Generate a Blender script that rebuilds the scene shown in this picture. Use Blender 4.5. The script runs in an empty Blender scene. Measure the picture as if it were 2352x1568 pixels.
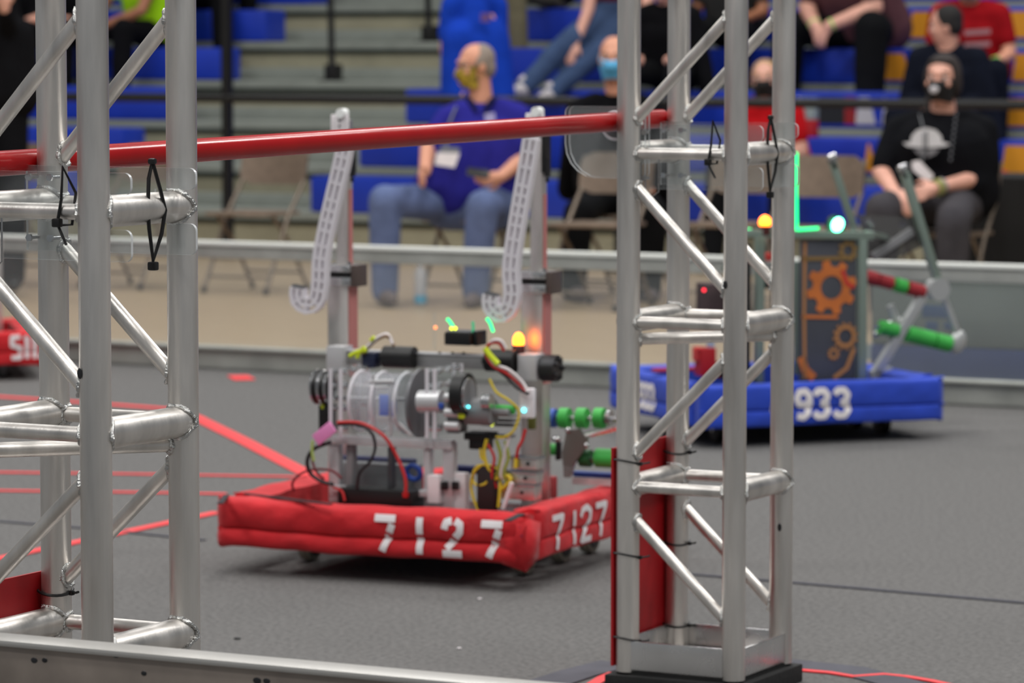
import bpy, bmesh, math, random
from mathutils import Vector as V, Matrix as Mx
random.seed(7)
C = bpy.context.scene.collection
sc = bpy.context.scene
R = math.radians

# ------------------------------------------------------------------ camera
FPX, CH, PITCH = 8500.0, 1.42, math.atan((784-93)/8500.0)
cam = bpy.data.cameras.new('camera'); camo = bpy.data.objects.new('camera', cam); C.objects.link(camo)
camo.location = (0, 0, CH); camo.rotation_euler = (R(90)-PITCH, 0, 0)
cam.sensor_width = 36; cam.lens = FPX/2352*36; cam.clip_start = .1; cam.clip_end = 200
cam.dof.use_dof = True; cam.dof.focus_distance = 6.25; cam.dof.aperture_fstop = 6.9
sc.camera = camo
# ------------------------------------------------------------------ light
w = bpy.data.worlds.new('world'); sc.world = w; w.use_nodes = True
w.node_tree.nodes['Background'].inputs[0].default_value = (.92, .96, 1.0, 1)
w.node_tree.nodes['Background'].inputs[1].default_value = .21
def area(x, y, z, sx, sy, power, col=(1, .98, .955)):
    l = bpy.data.lights.new('gym_lamp', 'AREA'); l.shape = 'RECTANGLE'; l.size = sx; l.size_y = sy
    l.energy = power; l.color = col
    o = bpy.data.objects.new('gym_lamp', l); o.location = (x, y, z); C.objects.link(o)
for lx in (-7, 0, 7):
    for ly in (2, 9.5, 17):
        area(lx, ly, 9.5, 2.6, 1.2, 340)
for lx in (-5, 5):
    area(lx, 24, 10.5, 2.6, 1.2, 330)
sc.view_settings.view_transform = 'Standard'; sc.view_settings.look = 'None'
sc.view_settings.gamma = 1; sc.view_settings.use_curve_mapping = False
sc.view_settings.exposure = 0.0
sc.cycles.use_denoising = True

# ------------------------------------------------------------------ measuring helpers
cp, sp = math.cos(PITCH), math.sin(PITCH)
CAM = V((0, 0, CH))
def ray(u, v):
    a, b = (u-1176)/FPX, (784-v)/FPX
    return V((a, cp+b*sp, -sp+b*cp))
def P(u, v, Y):                       # point seen at pixel u,v at depth Y
    d = ray(u, v); return CAM+d*(Y/d.y)
def G(u, v, z=0.):                    # point seen at pixel u,v at height z
    d = ray(u, v); return CAM+d*((z-CH)/d.z)
def pl(M, u, v, y):                   # point on a thing's own plane local y = const
    I = M.inverted(); o = I@CAM; d = I.to_3x3()@ray(u, v)
    return o+d*((y-o.y)/d.y)
TH = R(27.69)
FR = Mx.Rotation(-TH, 4, 'Z')         # the playing field's own axes

# ------------------------------------------------------------------ materials
def lin(c):
    c = c/255.; return c/12.92 if c <= .04045 else ((c+.055)/1.055)**2.4
MATS = {}
def mat(name, rgb, rough=.5, metal=0., var=0., scale=20., bump=0., bscale=60., emit=0., ecol=None, clear=0., stretch=None, spec=.5, sheen=0.):
    if name in MATS: return MATS[name]
    m = bpy.data.materials.new(name); m.use_nodes = True; nt = m.node_tree; n = nt.nodes; b = n['Principled BSDF']
    col = (lin(rgb[0]), lin(rgb[1]), lin(rgb[2]), 1)
    b.inputs['Base Color'].default_value = col; b.inputs['Roughness'].default_value = rough
    b.inputs['Metallic'].default_value = metal; b.inputs['Specular IOR Level'].default_value = spec
    tc = n.new('ShaderNodeTexCoord'); src = tc.outputs['Object']
    if stretch:
        mp = n.new('ShaderNodeMapping'); mp.inputs['Scale'].default_value = stretch
        nt.links.new(src, mp.inputs[0]); src = mp.outputs[0]
    if var:
        t = n.new('ShaderNodeTexNoise'); t.inputs['Scale'].default_value = scale; t.inputs['Detail'].default_value = 4
        nt.links.new(src, t.inputs['Vector'])
        r = n.new('ShaderNodeValToRGB'); e = r.color_ramp.elements
        e[0].position = .3; e[1].position = .7
        e[0].color = tuple(max(0, c*(1-var)) for c in col[:3])+(1,); e[1].color = tuple(min(1, c*(1+var)) for c in col[:3])+(1,)
        nt.links.new(t.outputs[0], r.inputs[0]); nt.links.new(r.outputs[0], b.inputs['Base Color'])
        if metal:
            mr = n.new('ShaderNodeMapRange'); mr.inputs[3].default_value = rough*.75; mr.inputs[4].default_value = rough*1.3
            nt.links.new(t.outputs[0], mr.inputs[0]); nt.links.new(mr.outputs[0], b.inputs['Roughness'])
    if bump:
        t = n.new('ShaderNodeTexNoise'); t.inputs['Scale'].default_value = bscale; t.inputs['Detail'].default_value = 3
        nt.links.new(src, t.inputs['Vector'])
        bm_ = n.new('ShaderNodeBump'); bm_.inputs['Strength'].default_value = bump; bm_.inputs['Distance'].default_value = .01
        nt.links.new(t.outputs[0], bm_.inputs['Height']); nt.links.new(bm_.outputs[0], b.inputs['Normal'])
    if emit:
        ec = ecol or rgb
        b.inputs['Emission Color'].default_value = (lin(ec[0]), lin(ec[1]), lin(ec[2]), 1)
        b.inputs['Emission Strength'].default_value = emit
    if sheen: b.inputs['Sheen Weight'].default_value = sheen
    if clear:                          # clear plastic: mostly see-through, a little haze, glossy skin
        tr = n.new('ShaderNodeBsdfTransparent'); tr.inputs[0].default_value = (.97, .98, .98, 1)
        mx = n.new('ShaderNodeMixShader'); out = n['Material Output']
        mx.inputs[0].default_value = 1-clear
        nt.links.new(tr.outputs[0], mx.inputs[1]); nt.links.new(b.outputs[0], mx.inputs[2]); nt.links.new(mx.outputs[0], out.inputs[0])
    MATS[name] = m; return m
ALU = mat('brushed_aluminium', (226, 222, 217), .40, 1, .2, 22, .05, 160, stretch=(1, 1, .12))
ALU2 = mat('bright_aluminium', (222, 222, 222), .26, 1, .08, 12)
WELD = mat('weld_metal', (200, 200, 198), .25, 1, .2, 90, .5, 180)
RAILM = mat('rail_aluminium', (176, 178, 172), .5, .25, .12, 8)
RAILN = mat('scuffed_rail', (150, 139, 130), .55, .3, .16, 14)
DKMET = mat('dark_metal', (66, 66, 68), .35, .8, .2, 30)
STEEL = mat('steel', (190, 190, 192), .2, 1)
CLEAR = mat('clear_polycarbonate', (215, 220, 222), .06, clear=.93)
CEDGE = mat('polycarbonate_edge', (225, 228, 230), .12, clear=.2)
CHAZE = mat('hazy_polycarbonate', (200, 205, 205), .12, clear=.9, var=.1, scale=3)
FROST = mat('frosted_plastic', (238, 234, 240), .3, clear=.15)
BLACK = mat('black_plastic', (12, 12, 13), .45, var=.2)
RUBB = mat('black_rubber', (22, 22, 22), .8, var=.2, bump=.2)
REDP = mat('red_gloss_paint', (172, 8, 14), .2, var=.08, scale=8, spec=.3)
REDPL = mat('red_sheet', (170, 14, 24), .5, var=.08, scale=6)
REDF = mat('red_cordura', (200, 18, 30), .8, var=.10, scale=14, bump=.5, bscale=26, sheen=.1)
BLUF = mat('blue_cordura', (30, 66, 186), .8, var=.10, scale=14, bump=.15, bscale=26, sheen=.1)
WHITE = mat('white_paint', (236, 230, 232), .7, var=.04)
VELC = mat('velcro', (52, 46, 50), .95, var=.2, bump=.4)
CARP = mat('grey_carpet', (110, 109, 108), .95, var=.26, scale=70, bump=.6, bscale=220, spec=.1)
WOOD = mat('gym_floor_wood', (168, 147, 119), .4, var=.10, scale=3, stretch=(1, 12, 1))
TAPE = mat('red_tape', (240, 66, 70), .6, var=.06)
SEAM = mat('carpet_seam', (82, 82, 90), .95, var=.1)
BLUS = mat('blue_bench_plastic', (23, 54, 172), .4, var=.08, scale=4)
STEP = mat('step_grey', (132, 137, 130), .7, var=.08, scale=5)
STEPB = mat('step_beige', (150, 146, 124), .8, var=.08, scale=5)
DARKG = mat('nosing_shade_green', (40, 52, 48), .9)
ORAN = mat('orange_print', (214, 142, 20), .6)
CHBR = mat('chair_brown_metal', (128, 112, 98), .45, .3, .1)
CHLEG = mat('chair_leg_metal', (124, 112, 100), .4, .5)
CURT = mat('black_drape', (18, 17, 17), .9, var=.2, scale=6)
YELW = mat('yellow_wire', (214, 190, 40), .5)
REDW = mat('red_wire', (190, 30, 30), .5)
BLKW = mat('black_wire', (26, 24, 28), .5)
WHTW = mat('white_wire', (222, 214, 214), .5)
NEON = mat('neon_yellow_tape', (206, 222, 30), .5)
GRNW = mat('green_wheel', (58, 172, 70), .55, var=.08)
BLUW = mat('blue_wheel', (48, 84, 176), .55)
PINK = mat('pink_tag', (232, 140, 196), .6)
GREY = mat('grey_plastic', (128, 128, 130), .5, var=.08)
DGREY = mat('dark_grey_plate', (72, 72, 76), .5, var=.1)
SKIN = mat('skin', (216, 158, 130), .55, var=.05, scale=20)

# ------------------------------------------------------------------ mesh builder
class MB:
    def __init__(s): s.bm = bmesh.new(); s.mi = 0
    def faces(s, vs, fs):
        q = [s.bm.verts.new(v) for v in vs]
        for f in fs:
            try:
                fc = s.bm.faces.new([q[i] for i in f]); fc.material_index = s.mi
            except ValueError: pass
        return s
    def box(s, c, d, M=None, bev=0.):
        x, y, z = d[0]/2, d[1]/2, d[2]/2; c = V(c)
        M = M or Mx.Identity(3)
        if bev:
            b = min(bev, x*.95, y*.95, z*.95); t = bmesh.new()
            bmesh.ops.create_cube(t, size=1); bmesh.ops.scale(t, vec=(2*x, 2*y, 2*z), verts=t.verts)
            bmesh.ops.bevel(t, geom=t.edges[:], offset=b, segments=2, profile=.6, affect='EDGES')
            t.verts.index_update()
            vs = [c+M@v.co for v in t.verts]; fs = [[v.index for v in f.verts] for f in t.faces]; t.free()
            return s.faces(vs, fs)
        vs = [c+M@V((i*x, j*y, k*z)) for i in (-1, 1) for j in (-1, 1) for k in (-1, 1)]
        return s.faces(vs, [(0, 1, 3, 2), (4, 6, 7, 5), (0, 4, 5, 1), (2, 3, 7, 6), (0, 2, 6, 4), (1, 5, 7, 3)])
    def tube(s, pts, r, n=10, cap=True, closed=False):
        pts = [V(p) for p in pts]; N = len(pts)
        rs = r if isinstance(r, (list, tuple)) else [r]*N
        rings = []; up = None
        for i, p in enumerate(pts):
            if closed: t = (pts[(i+1) % N]-pts[i-1])
            else: t = pts[min(i+1, N-1)]-pts[max(i-1, 0)]
            if t.length < 1e-9: t = V((0, 0, 1))
            t.normalize()
            if up is None: up = V((0, 0, 1)) if abs(t.z) < .9 else V((1, 0, 0))
            sx = up.cross(t)
            if sx.length < 1e-4: sx = V((1, 0, 0)).cross(t)
            sx.normalize(); up = t.cross(sx).normalized()
            rings.append([p+(sx*math.cos(a)+up*math.sin(a))*rs[i] for a in [2*math.pi*k/n for k in range(n)]])
        vs = [v for rg in rings for v in rg]; fs = []
        for i in range(N if closed else N-1):
            a, b = i*n, ((i+1) % N)*n
            fs += [(a+k, a+(k+1) % n, b+(k+1) % n, b+k) for k in range(n)]
        if cap and not closed: fs += [tuple(range(n-1, -1, -1)), tuple(range((N-1)*n, N*n))]
        return s.faces(vs, fs)
    def cyl(s, a, b, r, n=20): return s.tube([a, b], r, n)
    def ball(s, c, r, M=None, u=14, v=9):
        c = V(c); r = V((r, r, r)) if isinstance(r, (int, float)) else V(r); M = M or Mx.Identity(3)
        vs = [c+M@V((0, 0, r.z))]
        for j in range(1, v):
            t = math.pi*j/v
            vs += [c+M@V((r.x*math.sin(t)*math.cos(2*math.pi*i/u), r.y*math.sin(t)*math.sin(2*math.pi*i/u), r.z*math.cos(t))) for i in range(u)]
        vs.append(c+M@V((0, 0, -r.z))); L = len(vs)-1
        fs = [(0, 1+i, 1+(i+1) % u) for i in range(u)]
        for j in range(v-2):
            a, b = 1+j*u, 1+(j+1)*u
            fs += [(a+i, b+i, b+(i+1) % u, a+(i+1) % u) for i in range(u)]
        a = 1+(v-2)*u; fs += [(a+i, L, a+(i+1) % u) for i in range(u)]
        return s.faces(vs, fs)
    def cone(s, p, r1, q, r2):        # rounded tapered limb, closed
        p, q = V(p), V(q); t = (q-p); L = t.length
        if L < 1e-6: return s.ball(p, max(r1, r2))
        t /= L
        pts, rs = [], []
        for k in range(5):
            a = math.pi/2*(1-k/4); pts.append(p-t*r1*math.sin(a)); rs.append(max(r1*math.cos(a), 1e-4))
        for k in range(5):
            a = math.pi/2*(k/4); pts.append(q+t*r2*math.sin(a)); rs.append(max(r2*math.cos(a), 1e-4))
        return s.tube(pts, rs, 14)
    def torus(s, c, ax, R_, r, n=24, m=8, arc=2*math.pi, start=0):
        ax = V(ax).normalized(); e = V((0, 0, 1)) if abs(ax.z) < .9 else V((1, 0, 0))
        x = ax.cross(e).normalized(); y = ax.cross(x)
        full = arc > 6.28
        pts = [V(c)+(x*math.cos(start+arc*k/n)+y*math.sin(start+arc*k/n))*R_ for k in range(n if full else n+1)]
        return s.tube(pts, r, m, closed=full)
    def prism(s, poly, y0, y1, side=None):   # polygon in local x,z extruded along y
        n = len(poly); vs = [V((x, y0, z)) for x, z in poly]+[V((x, y1, z)) for x, z in poly]
        s.faces(vs, [tuple(range(n)), tuple(range(2*n-1, n-1, -1))])
        k = s.mi
        if side is not None: s.mi = side
        s.faces(vs, [(i, i+n, (i+1) % n+n, (i+1) % n) for i in range(n)]); s.mi = k
        return s
    def lathe(s, prof, c=(0, 0, 0), n=20, M=None):
        M = M or Mx.Identity(3); c = V(c); vs = []
        for r, z in prof: vs += [c+M@V((r*math.cos(2*math.pi*i/n), r*math.sin(2*math.pi*i/n), z)) for i in range(n)]
        fs = []
        for j in range(len(prof)-1): fs += [(j*n+i, j*n+(i+1) % n, (j+1)*n+(i+1) % n, (j+1)*n+i) for i in range(n)]
        fs += [tuple(range(n-1, -1, -1)), tuple(range((len(prof)-1)*n, len(prof)*n))]
        return s.faces(vs, fs)
    def build(s, name, m, parent=None, smooth=True, ang=40, voxel=0, label=None):
        bmesh.ops.remove_doubles(s.bm, verts=s.bm.verts, dist=1e-6)
        bmesh.ops.recalc_face_normals(s.bm, faces=s.bm.faces)
        me = bpy.data.meshes.new(name); s.bm.to_mesh(me); s.bm.free()
        o = bpy.data.objects.new(name, me); C.objects.link(o)
        for q in (m if isinstance(m, (list, tuple)) else [m]): me.materials.append(q)
        if voxel:
            md = o.modifiers.new('r', 'REMESH'); md.mode = 'VOXEL'; md.voxel_size = voxel
            ms = o.modifiers.new('s', 'SMOOTH'); ms.iterations = 3; ms.factor = .5
            dg = bpy.context.evaluated_depsgraph_get(); me2 = bpy.data.meshes.new_from_object(o.evaluated_get(dg))
            o.modifiers.clear(); old = o.data; o.data = me2; bpy.data.meshes.remove(old); me = me2; ang = 180
            me.materials.clear()
            for q in (m if isinstance(m, (list, tuple)) else [m]): me.materials.append(q)
        if smooth:
            me.polygons.foreach_set('use_smooth', [True]*len(me.polygons))
            if ang < 180: me.set_sharp_from_angle(angle=R(ang))
        if parent is not None: o.parent = parent
        if label: o['label'] = label
        return o
def tag(o, label, cat, group=None):
    o['label'] = label; o['category'] = cat
    if group: o['group'] = group
    return o
def thing(name, label, cat, loc=(0, 0, 0), rz=0., group=None):
    o = bpy.data.objects.new(name, None); C.objects.link(o); o.empty_display_size = .05
    o.location = loc; o.rotation_euler = (0, 0, rz); tag(o, label, cat, group)
    o_M = Mx.Translation(V(loc))@Mx.Rotation(rz, 4, 'Z')
    return o, o_M
def struct(o): o['kind'] = 'structure'; return o
def rotto(ax):                        # 3x3 turning +Z to ax
    return V((0, 0, 1)).rotation_difference(V(ax)).to_matrix()
def disc(mb, c, ax, r, t, n=22):
    ax = V(ax).normalized(); c = V(c); return mb.cyl(c-ax*t/2, c+ax*t/2, r, n)
def fw(x, y, z=0): return FR@V((x, y, z))
def copy_tree(o, parent=None):
    c = o.copy(); C.objects.link(c)
    if parent: c.parent = parent
    for ch in [q for q in C.objects if q.parent == o]: copy_tree(ch, c)
    return c
# ================================================================== SETTING
YN, YF, YB = 4.415, 13.60, 21.03       # near rail, far rail, bleacher front (field axes)
def slab(name, x0, x1, y0, y1, z0, z1, m, kind='structure', M=FR):
    c = M@V(((x0+x1)/2, (y0+y1)/2, 0)); mb = MB(); mb.box((0, 0, (z0+z1)/2), (x1-x0, y1-y0, z1-z0))
    o = mb.build(name, m, smooth=False); o.location = (c.x, c.y, 0); o.rotation_euler = (0, 0, -TH)
    if kind: o['kind'] = kind
    return o
slab('floor', -16, 8, 2.0, YF+.06, -.05, 0, CARP)
slab('floor_court', -24, 8, YF+.06, YB+7, -.06, -.004, WOOD)
# dark joints between carpet rolls
def strip(name, pts, wd, m, z=.0015, h=.003, label=None, cat=None, kind=None):
    q = [G(u, v) for u, v in pts]; base = q[0].copy(); mb = MB(); L = []
    for i, p in enumerate(q):
        t = (q[min(i+1, len(q)-1)]-q[max(i-1, 0)]).normalized(); s_ = V((-t.y, t.x, 0))*wd/2
        L += [p-base-s_+V((0, 0, z)), p-base+s_+V((0, 0, z))]
    n = len(L)//2; vs = L+[a+V((0, 0, h)) for a in L]; k = 2*n; fs = []
    for i in range(n-1):
        a = 2*i
        fs += [(a, a+1, a+3, a+2), (k+a, k+a+2, k+a+3, k+a+1), (a, a+2, k+a+2, k+a), (a+1, k+a+1, k+a+3, a+3)]
    fs += [(0, k, k+1, 1), (2*n-2, 2*n-1, 2*k-1, 2*k-2)]
    mb.faces(vs, fs); o = mb.build(name, m, smooth=False); o.location = base
    if label: tag(o, label, cat)
    if kind: o['kind'] = kind
    return o
strip('carpet_seam', [(-30, 1196), (230, 1217), (470, 1242)], .018, SEAM, kind='structure')
strip('carpet_seam', [(1560, 1318), (1830, 1340), (2400, 1390)], .018, SEAM, kind='structure')
strip('tape_line', [(-20, 911), (200, 926), (440, 944)], .05, TAPE, label='red tape line on the carpet, farthest one behind the left truss tower', cat='tape line')
strip('tape_line', [(440, 955), (560, 1014), (720, 1098)], .06, TAPE, label='thick diagonal red tape line running to the back of the red robot', cat='tape line')
strip('tape_line', [(-20, 1086), (300, 1090), (720, 1097)], .028, TAPE, label='thin red tape line, upper of the two parallel lines left of the red robot', cat='tape line')
strip('tape_line', [(-20, 1128), (300, 1132), (520, 1136)], .028, TAPE, label='thin red tape line, lower of the two parallel lines left of the red robot', cat='tape line')
strip('tape_line', [(-20, 1288), (240, 1233), (500, 1178)], .04, TAPE, label='slanting red tape line meeting the left corner of the red bumper', cat='tape line')
strip('tape_mark', [(530, 869), (578, 868)], .20, TAPE, label='short red tape mark on the carpet near the far rail', cat='tape mark')
strip('tape_line', [(1800, 1538), (1905, 1547), (1960, 1556), (2030, 1551), (2080, 1556), (2140, 1566), (2200, 1580)], .02, TAPE, label='wavy red tape line right of the black foot of the right truss', cat='tape line')
strip('tape_line', [(1360, 1575), (1388, 1558), (1412, 1548)], .03, TAPE, label='red tape end left of the black foot of the right truss', cat='tape line')
strip('gaffer_tape', [(1230, 1580), (1320, 1550), (1420, 1524)], .10, SEAM, z=.0006, label='dark grey tape strip on carpet left of the right truss foot', cat='tape')
strip('gaffer_tape', [(1800, 1524), (1950, 1540), (2180, 1600)], .10, SEAM, z=.0006, label='dark grey tape strip on carpet right of the right truss foot', cat='tape')
for (u, v, r) in ((1102, 1376, .004), (1055, 1490, .004), (545, 1468, .006)):
    mb = MB(); mb.ball((0, 0, r*.5), (r*1.5, r, r*.5), u=8, v=5); o = mb.build('carpet_crumb', BLACK if u < 600 else WHITE)
    o.location = G(u, v); tag(o, {1102: 'white crumb on carpet in front of the red robot, farther one', 1055: 'white crumb on carpet in front of the red robot, nearer one', 545: 'dark speck on carpet right of the left truss'}[u], 'crumb')

LIPM = mat('pale_rail_lip', (232, 234, 228), .4); LIPN = mat('grey_rail_lip', (186, 184, 180), .4, .5)
# ---- guard rails around the field
def guard_rail(name, label, yl, x0, x1, posts, m, haze, deep=.055, panes=True):
    t, M = thing(name, label, 'guard rail', fw((x0+x1)/2, yl), -TH); h = (x1-x0)/2; cx = (x0+x1)/2
    mb = MB(); mb.box((0, 0, .512), (2*h, deep, .062), bev=.004); mb.build('top_rail', m, t)
    mb = MB(); mb.box((0, -.004, .545), (2*h, deep+(.02 if m is RAILM else .006), .018 if m is RAILM else .010), bev=.006); mb.build('top_lip', LIPM if m is RAILM else LIPN, t)
    mb = MB(); mb.box((0, 0, .045), (2*h, deep+.01, .085), bev=.004); mb.build('bottom_rail', m, t)
    mb = MB(); mb.box((0, -.02, .094), (2*h, deep+.03, .012), bev=.004); mb.build('bottom_lip', m, t)
    for i, px in enumerate(posts):
        mb = MB(); mb.box((px-cx, .012, .285), (.045, .03, .38), bev=.004); mb.build('rail_post', m, t)
    ed = [x0]+list(posts)+[x1]
    for a, b in zip(ed[:-1], ed[1:]):
        mb = MB(); mb.box(((a+b)/2-cx, -.012, .29), (b-a-.004, .006, .40)); mb.build('clear_panel', haze, t, smooth=False)
    return t
IF = FR.inverted()
xf0, xf1 = pl(FR, -200, 700, YF).x, pl(FR, 2600, 700, YF).x
pp = [pl(FR, u, 700, YF).x for u in (-400, 783, 1555, 2600)]
guard_rail('guard_rail', 'aluminium field guard rail with clear panels, far side behind the robots', YF, xf0, xf1, pp, RAILM, CHAZE)
xn0, xn1 = pl(FR, -400, 1500, YN).x-2.5, pl(FR, 1900, 1560, YN).x+.8
guard_rail('guard_rail', 'scuffed aluminium guard rail nearest the camera, in the lower left corner', YN, xn0, xn1, [pl(FR, u, 1500, YN).x for u in (-200, 1500)], RAILN, CHAZE)

# ================================================================== TRUSS TOWERS
W2 = .127; LV = [.451, .811, 1.177, 1.543, 1.909]
def tower(label, cx, cy, zo, base, LV=LV):
    t, M = thing('truss_tower', label, 'truss tower', (cx, cy, 0), -TH)
    z0 = .045 if base else .03
    for i in (-1, 1):
        for j in (-1, 1):
            mb = MB(); mb.tube([(i*W2, j*W2, z0), (i*W2, j*W2, 2.05)], .0254, 28); mb.build('chord', ALU, t)
    def brace(name, a, b, r, cut=.024, wr=None):
        a, b = V(a), V(b); d = (b-a).normalized(); mb = MB(); mb.mi = 0
        mb.tube([a+d*cut*.6, b-d*cut*.6], r, 20)
        mb.mi = 1; wr = wr or r
        for e, s_ in ((a, 1), (b, -1)):
            n = 18; x = V((0, 0, 1)) if abs(d.z) < .9 else V((1, 0, 0)); y = d.cross(x).normalized(); x = y.cross(d)
            hd = V((d.x, d.y, 0)).normalized(); pts = []
            for k in range(n):
                a_ = 2*math.pi*k/n; off = (x*math.cos(a_)+y*math.sin(a_))*(r*1.0)
                lat = off.dot(V((-hd.y, hd.x, 0))); dep = math.sqrt(max(.0254**2-min(abs(lat), .025)**2, 0))
                s0 = s_*(dep/max(abs(d.dot(hd)), .3)) - off.dot(hd)/max(abs(d.dot(hd)), .3)*(1 if abs(d.z) > .05 else 0)
                pts.append(e+off+d*s0+off.normalized()*(.0012+.0012*(k % 2)))
            mb.tube(pts, [.0030+.0012*((k*7) % 3) for k in range(n)], 6, closed=True)
        mb.build(name, [ALU, WELD], t)
    for li, z in enumerate(LV):
        z = z+zo
        brace('crossbar', (-W2, -W2, z), (W2, -W2, z), .0127); brace('crossbar', (-W2, W2, z), (W2, W2, z), .0127)
        brace('side_bar', (-W2, -W2, z), (-W2, W2, z), .0254); brace('side_bar', (W2, -W2, z), (W2, W2, z), .0254)
    brace('inner_brace', (-W2, -W2, LV[1]+zo-.038), (W2, W2, LV[1]+zo-.038), .0127)
    zs = [.10]+LV
    for j in (-1, 1):
        for k in range(len(zs)-1):
            a, b = zs[k]+zo, zs[k+1]+zo; g = .055
            if k % 2 == 0: brace('diagonal_brace', (W2, j*W2, a+g), (-W2, j*W2, b-g), .0127)
            else: brace('diagonal_brace', (-W2, j*W2, a+g), (W2, j*W2, b-g), .0127)
    if base:
        for (x, y, dx, dy) in ((0, -W2-.016, .22, .008), (0, W2+.016, .22, .008), (-W2-.016, 0, .008, .22), (W2+.016, 0, .008, .22)):
            mb = MB(); mb.box((x, y, .082), (dx, dy, .064), bev=.003); mb.build('base_plate', ALU2, t)
        mb = MB(); mb.box((0, 0, .058), (.24, .24, .006)); mb.build('floor_plate', ALU, t)
        mb = MB(); mb.box((0, 0, .02), (.33, .33, .04), bev=.004); mb.build('rubber_pad', RUBB, t)
        mb = MB(); mb.box((0, 0, .044), (.29, .29, .008)); mb.build('pad_shim', RUBB, t)
    else:
        mb = MB(); mb.box((0, 0, .015), (.30, .30, .03), bev=.004); mb.build('foot_plate', ALU, t)
    # red sheet zip-tied to the outside of the tower
    mb = MB(); xr = -W2-.0254-.004
    ps = [(-W2-.018, .056), (W2+.012, .056), (W2+.012, .535+zo), (-W2-.018, .535+zo)]
    mb.faces([V((xr-.003, y, z)) for y, z in ps]+[V((xr+.003, y, z)) for y, z in ps], [(0, 1, 2, 3), (7, 6, 5, 4), (0, 4, 5, 1), (1, 5, 6, 2), (2, 6, 7, 3), (3, 7, 4, 0)])
    mb.build('red_panel', REDPL, t, smooth=False, label='matte red plastic sheet')
    for z in (.505+zo, .30+zo, .115 if base else .40):
        for j in (-1, 1):
            if not base and z < .45 and j < 0: continue
            mb = MB(); cc = V((-W2, j*W2, z)); pts = []
            for k in range(20):
                a = 2*math.pi*k/20; r_ = .0275; x = math.cos(a)*r_; 
                pts.append(cc+V((x-.006*max(0, -math.cos(a)), math.sin(a)*r_, -.006*math.cos(a+j))))
            mb.tube(pts, .0024, 6, closed=True); q = pts[0]
            mb.box(q+V((.003, 0, 0)), (.008, .009, .008), bev=.002)
            mb.tube([q+V((.004, 0, 0)), q+V((.016, -.006*j, .002)), q+V((.022, -.008*j, .004))], .0022, 6)
            mb.build('zip_tie', BLACK, t)
    for (x, y, z, s_) in ((W2*.9, -W2-.0246, .9, 1), (W2*1.05, W2-.0248, .35, 1)):
        mb = MB(); mb.ball((x, y, z), (.005, .0015, .009), u=8, v=6); mb.build('scuff_mark', DKMET, t)
    return t, M
TL, ML = tower('aluminium box truss tower on the left, nearer one, cut off by the left frame edge', -.7082, 5.963, 0, False, [.453, .801, 1.152, 1.532, 1.90])
TR, MR = tower('aluminium box truss tower on the right, standing on a black rubber foot', .42438, 8.075, 0, True)
# ---- red rung
a, b = MR@V((-.1745, .135, 1.246)), MR@V((-.1955, -2.78, 1.214))
mb = MB(); d = (b-a)
mb.mi = 0; mb.tube([V((0, 0, 0)), d], .0211, 32)
mb.mi = 1; mb.tube([-d.normalized()*.006, d.normalized()*.002], .0195, 24)
o = mb.build('climbing_rung', [REDP, BLACK]); o.location = a
tag(o, 'glossy red climbing rung spanning between the two truss towers', 'bar')
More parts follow.
